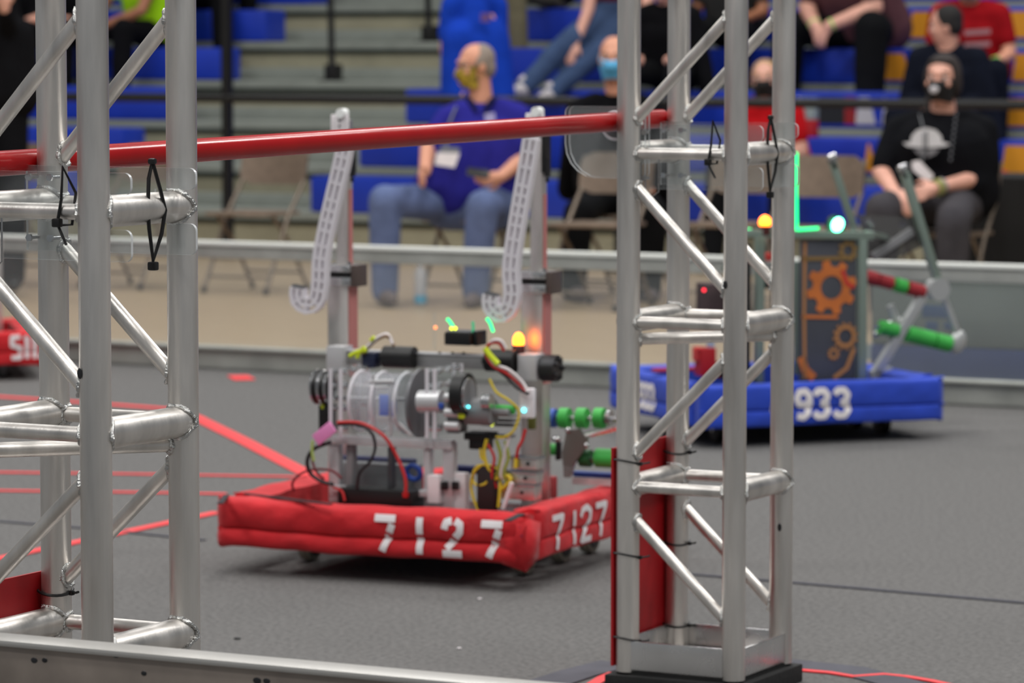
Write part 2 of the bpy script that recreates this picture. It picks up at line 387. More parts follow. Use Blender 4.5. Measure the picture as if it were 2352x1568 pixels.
# ---- clear clamp brackets that hold the rung
def bracket(label, M, loc, zo):
    t, _ = thing('rung_bracket', label, 'bracket', (loc[0], loc[1], 0), -TH)
    zc = 1.177+zo
    for y in (-.094, .094):
        xe = .176; s_ = .0275; ro = .012
        def arc(cx_, cz_, a0): return [(cx_+ro*math.cos(R(a0+15*k_)), cz_+ro*math.sin(R(a0+15*k_))) for k_ in range(7)]
        poly = [(-.155, zc-.078)]+arc(xe-ro, zc-.078+ro, 270)+arc(xe-ro, zc-s_-ro, 0)+[(.098, zc-s_), (.094, zc), (.098, zc+s_)]+arc(xe-ro, zc+s_+ro, 270)+arc(xe-ro, zc+.062-ro, 0)+[(-.155, zc+.062)]
        if y > 0: poly = [(x, z+.002) for x, z in poly]
        mb = MB(); mb.prism(poly, y-.003, y+.003, side=1); mb.build('strap_plate', [CLEAR, CEDGE], t, smooth=False)
        for (bx, bz) in ((-.10, zc+.045), (-.10, zc-.055), (-.142, zc+.045), (-.142, zc-.055)):
            mb = MB(); mb.cyl((bx, y-.014, bz), (bx, y+.012, bz), .0032, 10); mb.cyl((bx, y-.016, bz), (bx, y-.011, bz), .0065, 6); mb.build('bolt', STEEL, t)
    for y in (-.085, -.105):
        pts = []
        x0, x1, z0, z1, r = -.292, -.098, zc-.036, zc+.10, .014
        for (cx_, cz_, a0, rr) in ((x1-r, z1-r, 0, r), (x0+r, z1-r, 90, r), (x0+.075, z0+.075-.02, 180, .075), (x1-r, z0-.02+r, 270, r)):
            for k in range(6): a_ = R(a0+18*k); pts.append((cx_+rr*math.cos(a_), cz_+rr*math.sin(a_)))
        mb = MB(); mb.prism(pts, y-.003, y+.003, side=1); mb.build('clamp_plate', [CLEAR, CEDGE], t, smooth=False)
    mb = MB(); mb.torus((-.176, -.095, zc+.058), (0, 1, 0), .030, .0035, 24, 8); mb.build('clamp_ring', FROST, t)
    for x in (-.10, -.142):
        mb = MB(); z1 = zc-.095; pts = [(x, -.10, zc+.01), (x, -.10, z1+.012), (x+.016, -.10, z1), (x+.032, -.10, z1+.012), (x+.032, -.10, zc+.01)]
        mb.tube(pts, .0016, 6); mb.build('u_bolt', STEEL, t)
    # black zip ties looped around strap and bar
    mb = MB(); y = .02; x = .135
    loop = [(x, y, zc+.078), (x+.002, y+.020, zc+.03), (x+.003, y+.032, zc-.002), (x+.002, y+.022, zc-.04), (x, y, zc-.082), (x-.003, y-.006, zc-.03), (x-.004, y-.008, zc), (x-.003, y-.006, zc+.05)]
    mb.tube([V(p)+V((.012, -.01, 0)) for p in loop], .0033, 7, closed=True); mb.box((x+.012, y-.01, zc-.09), (.015, .013, .014), bev=.003); mb.box((x+.012, y-.01, zc+.077), (.012, .012, .010), bev=.004)
    mb.build('zip_tie', BLACK, t)
    mb = MB(); x = .07; y = -W2-.016
    loop = [(x+.01, y, zc+.072), (x+.004, y+.004, zc+.02), (x, y, zc-.012), (x-.002, y, zc-.02), (x+.006, y+.03, zc-.02), (x+.014, y+.03, zc+.03)]
    mb.tube(loop, .0026, 7, closed=True); mb.box((x, y-.002, zc-.016), (.015, .012, .014), bev=.003); mb.tube([(x, y, zc-.02), (x+.018, y-.004, zc-.05)], .0024, 6)
    mb.build('zip_tie', BLACK, t)
bracket('clear plastic bracket holding the red rung to the left truss tower', ML, (-.7082, 5.963), -.026)
bracket('clear plastic bracket holding the red rung to the right truss tower', MR, (.42438, 8.075), 0)
# ================================================================== ROBOTS
def face_off(z, z0, h, lobe=.010):    # how far the padded face bulges at height z
    t = (z-z0)/h; t = min(max(t, 0), 1)
    up = max(0, math.sin(math.pi*min(max((t-.40)/.60, 0), 1)))**.5 if t > .40 else 0
    lo = max(0, math.sin(math.pi*min(max(t/.40, 0), 1)))**.5 if t <= .40 else 0
    return lobe*max(up, lo)-.005*max(0, 1-abs(t-.40)/.035)
def bumper_seg(name, m, parent, L, z0, h, dep, M, lobe=.010, seed=0, pinch=.012, label=None, wob=1.):
    wob = .45 if m is BLUF else wob
    """padded bar along local x, outer face toward -y, placed by matrix M"""
    rnd = random.Random(seed); mb = MB(); prof = []
    for k in range(31):
        z = z0+h*k/30; prof.append((-face_off(z, z0, h, lobe)-.002, z))
    prof += [(.006, z0+h+.006), (dep*.5, z0+h+.007), (dep, z0+h-.002), (dep, z0), (dep*.5, z0-.004)]
    N = 40; ph = [rnd.random()*6 for _ in range(4)]; vs = []
    for i in range(N+1):
        s = i/N; x = -L/2+L*s; e = min(s, 1-s)*L
        f = max(0, 1-e/.035); f = f*f
        for (y, z) in prof:
            zz = z+wob*(.0022*math.sin(9*s+ph[0])+.0012*math.sin(31*s+ph[1])); yy = y+wob*(.0015*math.sin(22*s+ph[2]+z*60)+.001*math.sin(47*s+ph[3]-z*90))
            zc = z0+h/2
            vs.append(M@V((x, yy*(1-.3*f)+(dep/2)*.0+pinch*f*(1 if y < 0 else -.3), zc+(zz-zc)*(1+.06*f))))
    n = len(prof); fs = []
    for i in range(N):
        fs += [(i*n+k, i*n+(k+1) % n, (i+1)*n+(k+1) % n, (i+1)*n+k) for k in range(n)]
    fs += [tuple(range(n)), tuple(range(N*n+n-1, N*n-1, -1))]
    mb.faces(vs, fs); return mb.build(name, m, parent, ang=60, label=label)
STENCIL = {'7': [[(.0, .93), (1, .93)], [(.86, .78), (.70, .54)], [(.66, .46), (.36, .02)]],
           '1': [[(.5, 1), (.5, .54)], [(.5, .45), (.5, 0)]],
           '2': [[(.12, .72), (.2, .92), (.46, .96)], [(.62, .96), (.88, .88), (.86, .66), (.62, .50)], [(.54, .42), (.22, .20)], [(.04, .06), (.96, .06)]]}
SOLID = {'7': [[(0, .95), (.9, .95), (.55, .5), (.4, 0)]], '1': [[(.3, .84), (.55, 1), (.55, 0)]],
         '2': [[(.05, .75), (.2, .95), (.6, 1), (.9, .85), (.85, .62), (.4, .3), (.08, .04), (.95, .04)]],
         '3': [[(.06, .82), (.25, .97), (.65, .97), (.88, .80), (.78, .58), (.45, .52)], [(.45, .52), (.82, .46), (.93, .24), (.7, .04), (.28, .03), (.05, .18)]],
         '9': [[(.88, .62), (.6, .46), (.25, .50), (.08, .72), (.25, .95), (.62, .98), (.88, .80), (.90, .5), (.78, .16), (.5, .02), (.12, .08)]],
         '5': [[(.88, .96), (.18, .96), (.12, .55), (.55, .62), (.88, .42), (.82, .12), (.45, .02), (.08, .12)]],
         '6': [[(.82, .92), (.45, .97), (.14, .70), (.08, .3), (.3, .03), (.7, .04), (.92, .28), (.75, .52), (.35, .55), (.1, .36)]],
         'S5': [[(.9, .98), (.15, .98), (.12, .60), (.88, .50), (.86, .04), (.08, .04)]]}
def digits(name, parent, text, lib, wds, x0, zb, hh, sw, surf, gap=.0, m=WHITE, lean=0.):
    x = x0
    for ch, wd in zip(text, wds):
        mb = MB()
        for st in lib[ch]:
            pts = [V((x+q[0]*wd+lean*q[1]*hh, zb+q[1]*hh, 0)) for q in st]; dense = []
            for p, q in zip(pts[:-1], pts[1:]):
                k = max(2, int((q-p).length/.006)); dense += [p.lerp(q, i/k) for i in range(k)]
            dense.append(pts[-1]); L = []
            for i, p in enumerate(dense):
                t = (dense[min(i+1, len(dense)-1)]-dense[max(i-1, 0)]).normalized(); s_ = V((-t.y, t.x, 0))*sw/2
                L.append([surf(*(p+s_*f).to_2d()) for f in (-1, -.34, .34, 1)])
            n = len(L); vs = [v for r in L for v in r]
            mb.faces(vs, [(i*4+k, i*4+k+1, (i+1)*4+k+1, (i+1)*4+k) for i in range(n-1) for k in range(3)])
        mb.build(name, m, parent); x += wd+gap
def wire(pts, r, m, name, parent, label=None):
    q = [V(p) for p in pts]; out = []
    for i in range(len(q)-1):
        p0, p1, p2, p3 = q[max(i-1, 0)], q[i], q[i+1], q[min(i+2, len(q)-1)]
        for k in range(6):
            t = k/6; out.append(.5*((2*p1)+(p2-p0)*t+(2*p0-5*p1+4*p2-p3)*t*t+(3*p1-p0-3*p2+p3)*t**3))
    out.append(q[-1]); mb = MB(); mb.tube(out, r, 7); return mb.build(name, m, parent, label=label)
def wheel(parent, c, r, wd, ax=(1, 0, 0), tread=GREY):
    mb = MB(); A = V(ax).normalized(); c = V(c)
    mb.mi = 0; mb.torus(c, A, r-.008, .008, 26, 8); disc(mb, c, A, r-.004, wd, 26)
    mb.mi = 1; disc(mb, c, A, r-.018, wd+.006, 20); mb.mi = 2; disc(mb, c, A, .012, wd+.014, 12)
    return mb.build('wheel', [tread, BLACK, STEEL], parent)
LEDG = mat('green_led', (60, 255, 150), emit=2.2, ecol=(20, 240, 130)); LEDO = mat('orange_signal_lamp', (255, 120, 20), emit=11, ecol=(255, 110, 24))
LEDY = mat('yellow_led', (240, 250, 40), emit=3, ecol=(235, 250, 30)); LEDR = mat('red_led', (255, 40, 60), emit=4, ecol=(255, 40, 60)); LEDC = mat('cyan_led', (120, 240, 250), emit=3, ecol=(100, 240, 250))
LEDW = mat('green_lamp', (230, 255, 240), emit=14, ecol=(90, 255, 180))

# ---- the red robot in the middle
r7z0, r7h = .072, .122
A0, B0 = G(500, 1253, r7z0), G(1206, 1297, r7z0)
yaw7 = math.atan2(B0.y-A0.y, B0.x-A0.x); L7 = (B0-A0).length; D7 = .86
ux, uy = V((math.cos(yaw7), math.sin(yaw7), 0)), V((-math.sin(yaw7), math.cos(yaw7), 0))
c7 = (A0+B0)/2+uy*(D7/2); c7.z = 0
R7, M7 = thing('competition_robot', 'red bumpered robot with two tall masts in the middle of the carpet, number 7127', 'robot', c7, yaw7)
def q7(u, v, y): return pl(M7, u, v, y)
hx, hy = L7/2, D7/2
I4 = Mx.Identity(4)
bumper_seg('bumper', REDF, R7, L7, r7z0, r7h, .085, Mx.Translation((0, -hy, 0)), seed=1, lobe=.016)
bumper_seg('bumper', REDF, R7, D7-.085, r7z0+.004, r7h, .085, Mx.Translation((hx, .0425, 0))@Mx.Rotation(R(90), 4, 'Z'), lobe=.004, seed=2)
bumper_seg('bumper', REDF, R7, D7-.085, r7z0+.004, r7h, .085, Mx.Translation((-hx, .0425, 0))@Mx.Rotation(R(-90), 4, 'Z'), seed=3)
bumper_seg('bumper', REDF, R7, .22, r7z0+.004, r7h, .085, Mx.Translation((-hx+.2, hy, 0))@Mx.Rotation(R(180), 4, 'Z'), seed=4)
# cloth flap hanging at the near corner
mb = MB(); zt = r7z0+r7h
mb.faces([V((hx+.004, -hy+.02, zt-.005)), V((hx+.002, -hy-.012, zt-.01)), V((hx-.07, -hy-.0135, zt-.02)), V((hx+.012, -hy+.075, zt-.02)), V((hx+.008, -hy+.07, r7z0+.01)), V((hx+.006, -hy-.006, r7z0-.018)), V((hx-.06, -hy-.0135, r7z0+.002)), V((hx-.012, -hy-.016, r7z0+.05)), V((hx+.014, -hy+.03, r7z0+.05))],
         [(0, 1, 7, 8), (1, 2, 7), (2, 6, 7), (7, 6, 5), (8, 7, 5), (8, 5, 4), (0, 8, 3), (3, 8, 4)])
fl = mb.build('corner_flap', REDF, R7, ang=180); sd = fl.modifiers.new('t', 'SOLIDIFY'); sd.thickness = .004
for (u0, v0, u1, v1, wd) in ((506, 1156, 520, 1136, .016), (562, 1133, 760, 1158, .014), (1165, 1196, 1198, 1180, .02)):
    mb = MB(); p, q = M7.inverted()@G(u0, v0, zt+.012), M7.inverted()@G(u1, v1, zt+.012); t = (q-p).normalized(); s_ = V((-t.y, t.x, 0))*wd/2
    mb.box((p+q)/2, ((q-p).length, wd, .004), Mx((t, V((-t.y, t.x, 0)), V((0, 0, 1)))).transposed().to_3x3(), bev=.001); mb.build('velcro_strip', VELC, R7)
mb = MB(); mb.box((hx-.02, -hy-.010, zt-.035), (.03, .006, .028), bev=.002); mb.build('blue_tab', mat('navy_cloth', (36, 42, 92), .8), R7)
def surf_front(x, z): return V((x, -hy-face_off(z, r7z0, r7h, .016)-.0055, z))
xs = [q7(u, 1240, -hy).x for u in (868, 962, 1022, 1112)]
for ch, x0, u in zip('7127', xs, (0, 1, 2, 3)):
    digits('painted_digit', R7, ch, STENCIL, [.060 if ch != '1' else .022], x0, r7z0+.014, .096, .0195, surf_front)
def surf_side(x, z): return V((hx+face_off(z, r7z0+.004, r7h, .004)+.0055, x, z))
for ch, u, wd in (('7', 1262, .05), ('1', 1310, .018), ('2', 1326, .05), ('7', 1362, .05)):
    I = M7.inverted(); o_ = I@CAM; d_ = I.to_3x3()@ray(u, 1180); yy = (o_+d_*((hx-o_.x)/d_.x)).y
    digits('painted_digit', R7, ch, SOLID if ch != '1' else STENCIL, [wd*1.6 if ch != '1' else wd], yy, r7z0+.016, .09, .017, surf_side, lean=0)
# wheels and chassis
for (x, y) in ((hx-.13, -hy+.29), (hx-.13, -hy+.54), (hx-.13, -hy+.74), (-hx+.13, -hy+.29), (-hx+.13, -hy+.54), (-hx+.13, -hy+.74)):
    wheel(R7, (x, y, .051), .051, .03, tread=mat('beige_tread', (150, 150, 136), .8))
mb = MB()
for x in (-.27, .27):
    mb.box((x, 0, .105), (.03, .68, .05), bev=.003)
for y in (-.33, .33): mb.box((0, y, .105), (.57, .03, .05), bev=.003)
mb.build('chassis_frame', ALU2, R7)
mb = MB(); mb.box((0, 0, .083), (.52, .62, .006)); mb.build('belly_pan', DGREY, R7)
# masts
YM = -.02
def mast(lab, ub, vb, uc, vc, utop, vtop, hookpts):
    pb, pc, pt_ = q7(ub, vb, YM), q7(uc, vc, YM), q7(utop, vtop, YM); x = pc.x
    m1 = MB(); m1.box((x-.002, YM+.03, (pc.z+.13)/2), (.064, .056, pc.z-.13), bev=.004); lo = m1.build('mast_tube', ALU, R7)
    m1 = MB(); m1.box((x+.032, YM+.03, (pc.z-.02+.5)/2), (.003, .05, pc.z-.02-.5)); m1.build('red_reflection_strip', mat('red_reflection_strip', (196, 126, 122), .5), lo, label='pink strip painting a red reflection up the side of the mast')  # pink strip colours in the red light reflected on the mast's side face
    xt = x+.006
    m1 = MB(); m1.box((xt, YM+.03, (pc.z+pt_.z)/2), (.036, .034, pt_.z-pc.z), bev=.003); up = m1.build('mast_tube', ALU, R7)
    m1 = MB(); m1.box((xt+.019, YM+.03, pc.z+.10), (.003, .02, .28)); m1.build('red_reflection_strip', MATS['red_reflection_strip'], up, label='pink strip painting a red reflection up the side of the mast')
    m1 = MB(); m1.mi = 0
    m1.box((x, YM+.03, pc.z-.012), (.088, .082, .024), bev=.003); m1.box((x, YM+.03, pc.z+.024), (.088, .082, .02), bev=.003)
    m1.mi = 1; m1.box((x, YM+.03, pc.z+.006), (.074, .068, .02)); m1.mi = 2
    for dx in (-.036, .036):
        for dz in (-.014, .024): m1.cyl((x+dx, YM-.02, pc.z+dz), (x+dx, YM-.01, pc.z+dz), .006, 8)
        m1.cyl((x+dx, YM, pc.z+.03), (x+dx, YM, pc.z+.044), .006, 8)
    m1.mi = 3; m1.box((x+.05, YM+.03, pc.z+.004), (.018, .07, .06), bev=.003); m1.mi = 0
    m1.build('bearing_block', [ALU2, BLACK, STEEL, mat('brown_grey_metal', (98, 86, 82), .45, .4)], R7)
    m1 = MB(); m1.mi = 0; m1.box((xt, YM+.005, pt_.z-.012), (.052, .012, .052), bev=.003); m1.mi = 1
    m1.cyl((xt+.008, YM-.012, pt_.z+.018), (xt+.008, YM+.02, pt_.z+.018), .013, 14); m1.mi = 2
    for k in range(3): m1.cyl((xt+.002, YM-.004, pt_.z-.03+k*.014), (xt+.002, YM+.001, pt_.z-.03+k*.014), .003, 8)
    m1.build('mast_cap', [WHITE, mat('bright_white_cap', (250, 252, 250), .25), BLACK], R7)
    m1 = MB(); m1.box((xt+.022, YM+.03, pt_.z-.085), (.012, .04, .12), bev=.002); m1.box((xt+.03, YM+.02, pt_.z-.13), (.01, .02, .05)); m1.cyl((xt+.034, YM+.01, pt_.z-.17), (xt+.034, YM+.01, pt_.z-.156), .005, 8)
    m1.build('release_latch', BLACK, R7)
    # see-through slotted hook
    c_ = [q7(u, v, YM-.05) for u, v in hookpts]; dn = []
    for i in range(len(c_)-1):
        p0, p1, p2, p3 = c_[max(i-1, 0)], c_[i], c_[i+1], c_[min(i+2, len(c_)-1)]
        for k in range(8):
            t = k/8; dn.append(.5*((2*p1)+(p2-p0)*t+(2*p0-5*p1+4*p2-p3)*t*t+(3*p1-p0-3*p2+p3)*t**3))
    dn.append(c_[-1]); res = [dn[0]]; acc = 0
    for p, q in zip(dn[:-1], dn[1:]):
        acc += (q-p).length
        if acc >= .013: res.append(q); acc = 0
    hk = bpy.data.objects.new('hook', bpy.data.meshes.new('hook')); m1 = MB(); hw = .0185
    E_ = []
    for i, p in enumerate(res):
        t = (res[min(i+1, len(res)-1)]-res[max(i-1, 0)]).normalized(); n_ = V((t.z, 0, -t.x)).normalized(); E_.append((p, t, n_))
    for off, wd in ((-hw, .005), (0, .005), (hw, .005)):
        vs = []
        for p, t, n_ in E_:
            for a_, b_ in ((-1, -1), (1, -1), (1, 1), (-1, 1)): vs.append(p+n_*(off+a_*wd)+V((0, b_*.011, 0)))
        N = len(E_); fs = [(i*4+k, i*4+(k+1) % 4, (i+1)*4+(k+1) % 4, (i+1)*4+k) for i in range(N-1) for k in range(4)]+[(0, 1, 2, 3), tuple(range(4*N-1, 4*N-5, -1))]
        m1.faces(vs, fs)
    for i, (p, t, n_) in enumerate(E_):
        if i % 2 == 0:
            m1.box(p, (hw*2, .020, .008), Mx((n_, V((0, 1, 0)), t)).transposed().to_3x3())
    m1.mi = 1; p, t, n_ = E_[-1]; m1.box(p+t*.004, (hw*2, .023, .006), Mx((n_, V((0, 1, 0)), t)).transposed().to_3x3())
    m1.build('hook', [FROST, STEEL], R7, smooth=False, label='clear slotted plastic hook')
mast('l', 775, 700, 776, 636, 790, 275, [(793, 338), (785, 380), (768, 450), (748, 540), (738, 600), (736, 650), (728, 690), (706, 702), (686, 686), (688, 655)])
mast('r', 1222, 700, 1222, 652, 1226, 272, [(1222, 318), (1213, 375), (1198, 460), (1183, 550), (1175, 620), (1178, 675), (1168, 712), (1146, 720), (1128, 700), (1132, 668)])
# top cross rail
SATIN = mat('satin_silver', (206, 206, 208), .32, .35, .06, 12)
yc = -.08
p, q = q7(757, 812, yc), q7(1205, 842, yc); zc7 = (p.z+q.z)/2
mb = MB(); mb.box(((p.x+q.x)/2, yc, zc7), (q.x-p.x, .035, .036), bev=.003); tr7 = mb.build('cross_rail', mat('grey_channel', (150, 150, 150), .4, .4), R7)
mb = MB(); mb.box(((p.x+q.x)/2, yc, zc7+.019), (q.x-p.x, .042, .005), bev=.001); mb.build('rail_flange', SATIN, tr7)
mb = MB()
for u in (1010, 1040, 1065): s_ = q7(u, 812, yc-.018); mb.cyl(s_+V((0, -.002, 0)), s_+V((0, .002, 0)), .005, 10)
mb.build('rail_bolts', BLACK, tr7)
p = q7(780, 822, yc-.01); mb = MB(); mb.box(p, (.052, .06, .068), bev=.003); mb.build('rail_bracket', SATIN, R7)
p = q7(1220, 842, yc-.01); mb = MB(); mb.box(p, (.054, .06, .07), bev=.003); mb.build('rail_bracket', SATIN, R7)
p = q7(1258, 845, yc); mb = MB()
mb.cyl(p+V((-.012, 0, 0)), p+V((.03, 0, 0)), .036, 22)
for k in range(5): a_ = k*1.256; mb.cyl(p+V((.02, .024*math.cos(a_), .024*math.sin(a_))), p+V((.038, .024*math.cos(a_), .024*math.sin(a_))), .007, 8)
mb.build('gearbox', DKMET, R7)
for (u, v, du) in ((918, 820, 38), (1152, 828, 36)):
    p = q7(u, v, yc-.035); mb = MB(); mb.cyl(p+V((-du/860, 0, 0)), p+V((du/860, 0, 0)), .03, 22); mb.cyl(p+V((-du/860-.012, 0, 0)), p+V((-du/860, 0, 0)), .012, 12); mb.build('motor', BLACK, R7)
p = q7(853, 826, yc-.03); mb = MB(); mb.box(p, (.04, .04, .042), bev=.004); mb.build('navy_block', mat('navy_plastic', (24, 32, 62), .5), R7)
# radio with its lights
p = q7(1066, 776, yc); mb = MB(); mb.mi = 0; mb.box(p, (.078, .09, .034), bev=.004); mb.box(p+V((.046, 0, .002)), (.016, .06, .04), bev=.003); mb.mi = 1; mb.box(p+V((0, -.002, .018)), (.07, .08, .004), bev=.001)
rd = mb.build('radio', [BLACK, DGREY], R7)
for u in (1037, 1046): mb = MB(); mb.ball(q7(u, 754, yc-.046), (.0045, .003, .0045)); mb.build('indicator_light', LEDY, rd, label='yellow indicator light')
mb = MB(); p = q7(1000, 770, yc-.02); mb.box(p+V((-.003, 0, .012)), (.012, .004, .10)); pn = mb.build('acrylic_fin', CLEAR, R7)
mb = MB(); mb.ball(q7(1000, 752, yc-.03), (.005, .003, .005)); mb.build('indicator_light', mat('amber_led', (255, 150, 90), emit=2, ecol=(255, 140, 80)), pn, label='amber indicator light')
for (pts) in ([(1027, 732), (1033, 738), (1041, 750)], [(1118, 731), (1126, 742), (1133, 762)], [(1086, 738), (1087, 752), (1086, 764)]):
    t_ = [q7(u, v, yc-.02) for u, v in pts]; mb = MB(); mb.tube(t_, .0042, 8); mb.build('light_tube', LEDG if pts[0][0] != 1086 else mat('dim_green_led', (70, 170, 130), emit=.5, ecol=(60, 180, 130)), R7, label='curved green light tube')
p = q7(1191, 800, yc); mb = MB(); mb.lathe([(.017, -.02), (.017, 0), (.014, .004)], p+V((0, 0, .005)), 16); mb.box(p+V((0, 0, -.022)), (.05, .04, .006)); rs = mb.build('signal_lamp', mat('dark_red_plastic', (70, 24, 22), .4), R7)
mb = MB(); mb.lathe([(.0145, .006), (.0155, .016), (.014, .026), (.008, .036), (.001, .039)], p+V((0, 0, .004)), 16); mb.build('lamp_dome', LEDO, rs, label='glowing orange dome')
# shooter between the masts
ys = -.21
def hexplate(cx, c, ro, ri, t, m, name, par, lab=None):
    mb = MB(); n = 28; vs = []
    for x in (cx-t/2, cx+t/2):
        for r in (ro, ri): vs += [V((x, c.y+r*math.cos(2*math.pi*k/n), c.z+r*math.sin(2*math.pi*k/n))) for k in range(n)]
    fs = []
    for k in range(n):
        k2 = (k+1) % n
        fs += [(k, k2, n+k2, n+k), (2*n+k, 3*n+k, 3*n+k2, 2*n+k2), (k, 2*n+k, 2*n+k2, k2), (n+k, n+k2, 3*n+k2, 3*n+k)]
    mb.faces(vs, fs); return mb.build(name, m, par, label=lab)
cL, cD, cR = q7(792, 915, ys), q7(950, 925, ys), q7(1012, 915, ys)
for cx_, c in ((cL.x, cL), (cL.x+.03, cL), (cR.x, cR), (cR.x+.022, cR)):
    mb = MB(); mb.box((cx_, ys, c.z-.005), (.007, .17, .19), bev=.003); sp_ = mb.build('side_plate', CLEAR, R7)
    mb = MB()
    for dy in (-.06, .0, .06):
        for dz in (-.075, -.02, .04, .078): mb.cyl((cx_-.008, ys+dy, c.z+dz), (cx_+.008, ys+dy, c.z+dz), .006, 8)
    mb.build('plate_bolts', STEEL, sp_)
    mb = MB(); 
    for dy in (-.085, .085): mb.box((cx_, ys+dy, c.z-.005), (.009, .004, .185))
    mb.build('plate_edge', FROST, sp_)
hexplate(cD.x+.022, cD, .092, .02, .008, mat('mid_grey_plate', (112, 112, 116), .4, .3), 'flywheel_plate', R7); hexplate(cD.x-.012, cD, .092, .02, .006, CLEAR, 'drum_end', R7)
mb = MB(); mb.cyl(cD+V((-.16, 0, 0)), cD+V((-.015, 0, 0)), .078, 30); dr = mb.build('drum', mat('cloudy_polycarbonate', (214, 214, 222), .15, clear=.72), R7)
for dx in (-.155, -.09, -.02):
    mb = MB(); mb.torus(cD+V((dx, 0, 0)), (1, 0, 0), .08, .004, 30, 6); mb.build('drum_ring', FROST, dr)
mb = MB(); mb.cyl(q7(965, 922, ys-.07), q7(1016, 922, ys-.07), .03, 24); mb.build('hub', SATIN, R7)
mb = MB(); mb.cyl(cL+V((-.05, 0, 0)), cR+V((.16, 0, 0)), .006, 10); mb.build('axle', STEEL, R7)
p = q7(882, 930, ys-.07); mb = MB(); mb.box(p, (.026, .006, .055), bev=.002); mb.build('blue_battery_flag', mat('bright_blue_tape', (50, 110, 220), .5), R7)
p = q7(905, 938, ys-.065); mb = MB(); mb.box(p, (.012, .006, .042), bev=.002); mb.build('blue_battery_flag', MATS['bright_blue_tape'], R7)
mb = MB()
for u, v, u1, v1 in ((850, 875, 905, 875), (850, 889, 892, 889), (895, 890, 897, 1000), (905, 962, 945, 998), (858, 860, 858, 990)):
    mb.tube([q7(u, v, ys-.06), q7(u1, v1, ys-.06)], .005, 8)
mb.build('inner_struts', SATIN, R7)
mb = MB(); p = q7(900, 925, ys-.055); mb.box(p, (.12, .004, .17), bev=.002); mb.build('front_window', CLEAR, R7)
for u, v in ((735, 888), (752, 890)):
    p = q7(u, v, ys-.03); mb = MB(); mb.mi = 0; mb.cyl(p+V((-.008, 0, 0)), p+V((.008, 0, 0)), .046, 26); mb.mi = 1; mb.torus(p+V((.008, 0, 0)), (1, 0, 0), .040, .004, 24, 6); mb.torus(p+V((-.008, 0, 0)), (1, 0, 0), .045, .003, 24, 6); mb.build('idler_pulley', [BLACK, STEEL], R7)
p = q7(752, 958, ys-.02); mb = MB(); mb.box(p, (.03, .05, .07), bev=.004); mb.build('motor_controller', BLACK, R7)
p = q7(742, 935, ys-.04); mb = MB(); mb.box(p, (.014, .01, .014), bev=.003); mb.build('yellow_tape', NEON, R7)
# drive pulley and gear stage on the right of the shooter
p = q7(1066, 905, ys-.08); mb = MB(); mb.mi = 0; mb.cyl(p+V((-.02, 0, 0)), p+V((.012, 0, 0)), .056, 30); mb.mi = 1; mb.cyl(p+V((.010, 0, 0)), p+V((.017, 0, 0)), .040, 26); mb.mi = 2; mb.torus(p+V((.013, 0, 0)), (1, 0, 0), .041, .004, 26, 6); mb.build('drive_pulley', [BLACK, GREY, STEEL], R7)
p = q7(1050, 945, ys-.06); mb = MB(); mb.box(p, (.035, .06, .11), bev=.004); gb = mb.build('gearbox', mat('gunmetal', (110, 110, 112), .35, .6), R7)
mb = MB()
for dz in (-.035, 0, .04): mb.cyl(p+V((-.02, -.03, dz)), p+V((.02, -.03, dz)), .012, 14)
mb.build('gear_spacers', SATIN, gb)
p = q7(1110, 945, ys-.05); mb = MB(); mb.cyl(p+V((-.045, 0, 0)), p+V((.03, 0, 0)), .036, 24); mb.cyl(p+V((.03, 0, 0)), p+V((.075, 0, 0)), .010, 12); mb.build('motor', GREY, R7)
p = q7(1120, 922, ys-.08); mb = MB(); mb.cyl(p+V((-.012, 0, 0)), p+V((.012, 0, 0)), .02, 16); mb.build('collar', STEEL, R7)
p = q7(1157, 940, ys-.03); mb = MB(); mb.cyl(p+V((-.02, 0, 0)), p+V((.03, 0, 0)), .012, 12); mb.build('green_roller', GRNW, R7)
p = q7(1060, 948, ys-.1); mb = MB(); mb.box(p, (.018, .012, .03), bev=.004); mb.build('yellow_tape', NEON, R7)
p = q7(1012, 932, ys-.09); mb = MB(); mb.box(p, (.018, .012, .016), bev=.004); mb.build('blue_connector', BLUW, R7)
p = q7(1105, 1000, ys); mb = MB(); mb.box(p, (.075, .06, .02), bev=.003); mb.box(p+V((0, 0, -.02)), (.05, .05, .03), bev=.003); mb.build('electronics_board', BLACK, R7)
p = q7(1130, 974, ys-.05); mb = MB(); mb.torus(p, (0, 1, 0), .004, .0015, 14, 6); mb.build('indicator_light', LEDY, R7, label='ring shaped yellow light')
p = q7(1076, 934, ys-.1); mb = MB(); mb.ball(p, .004); mb.build('indicator_light', LEDC, R7, label='small cyan light')
mb = MB(); p = q7(1150, 975, ys+.02)
for dz in (0, .012, .026): mb.box(p+V((0, 0, dz)), (.09, .05, .004))
mb.box(p+V((-.02, 0, -.03)), (.11, .04, .008)); mb.build('sensor_plate', GREY, R7)
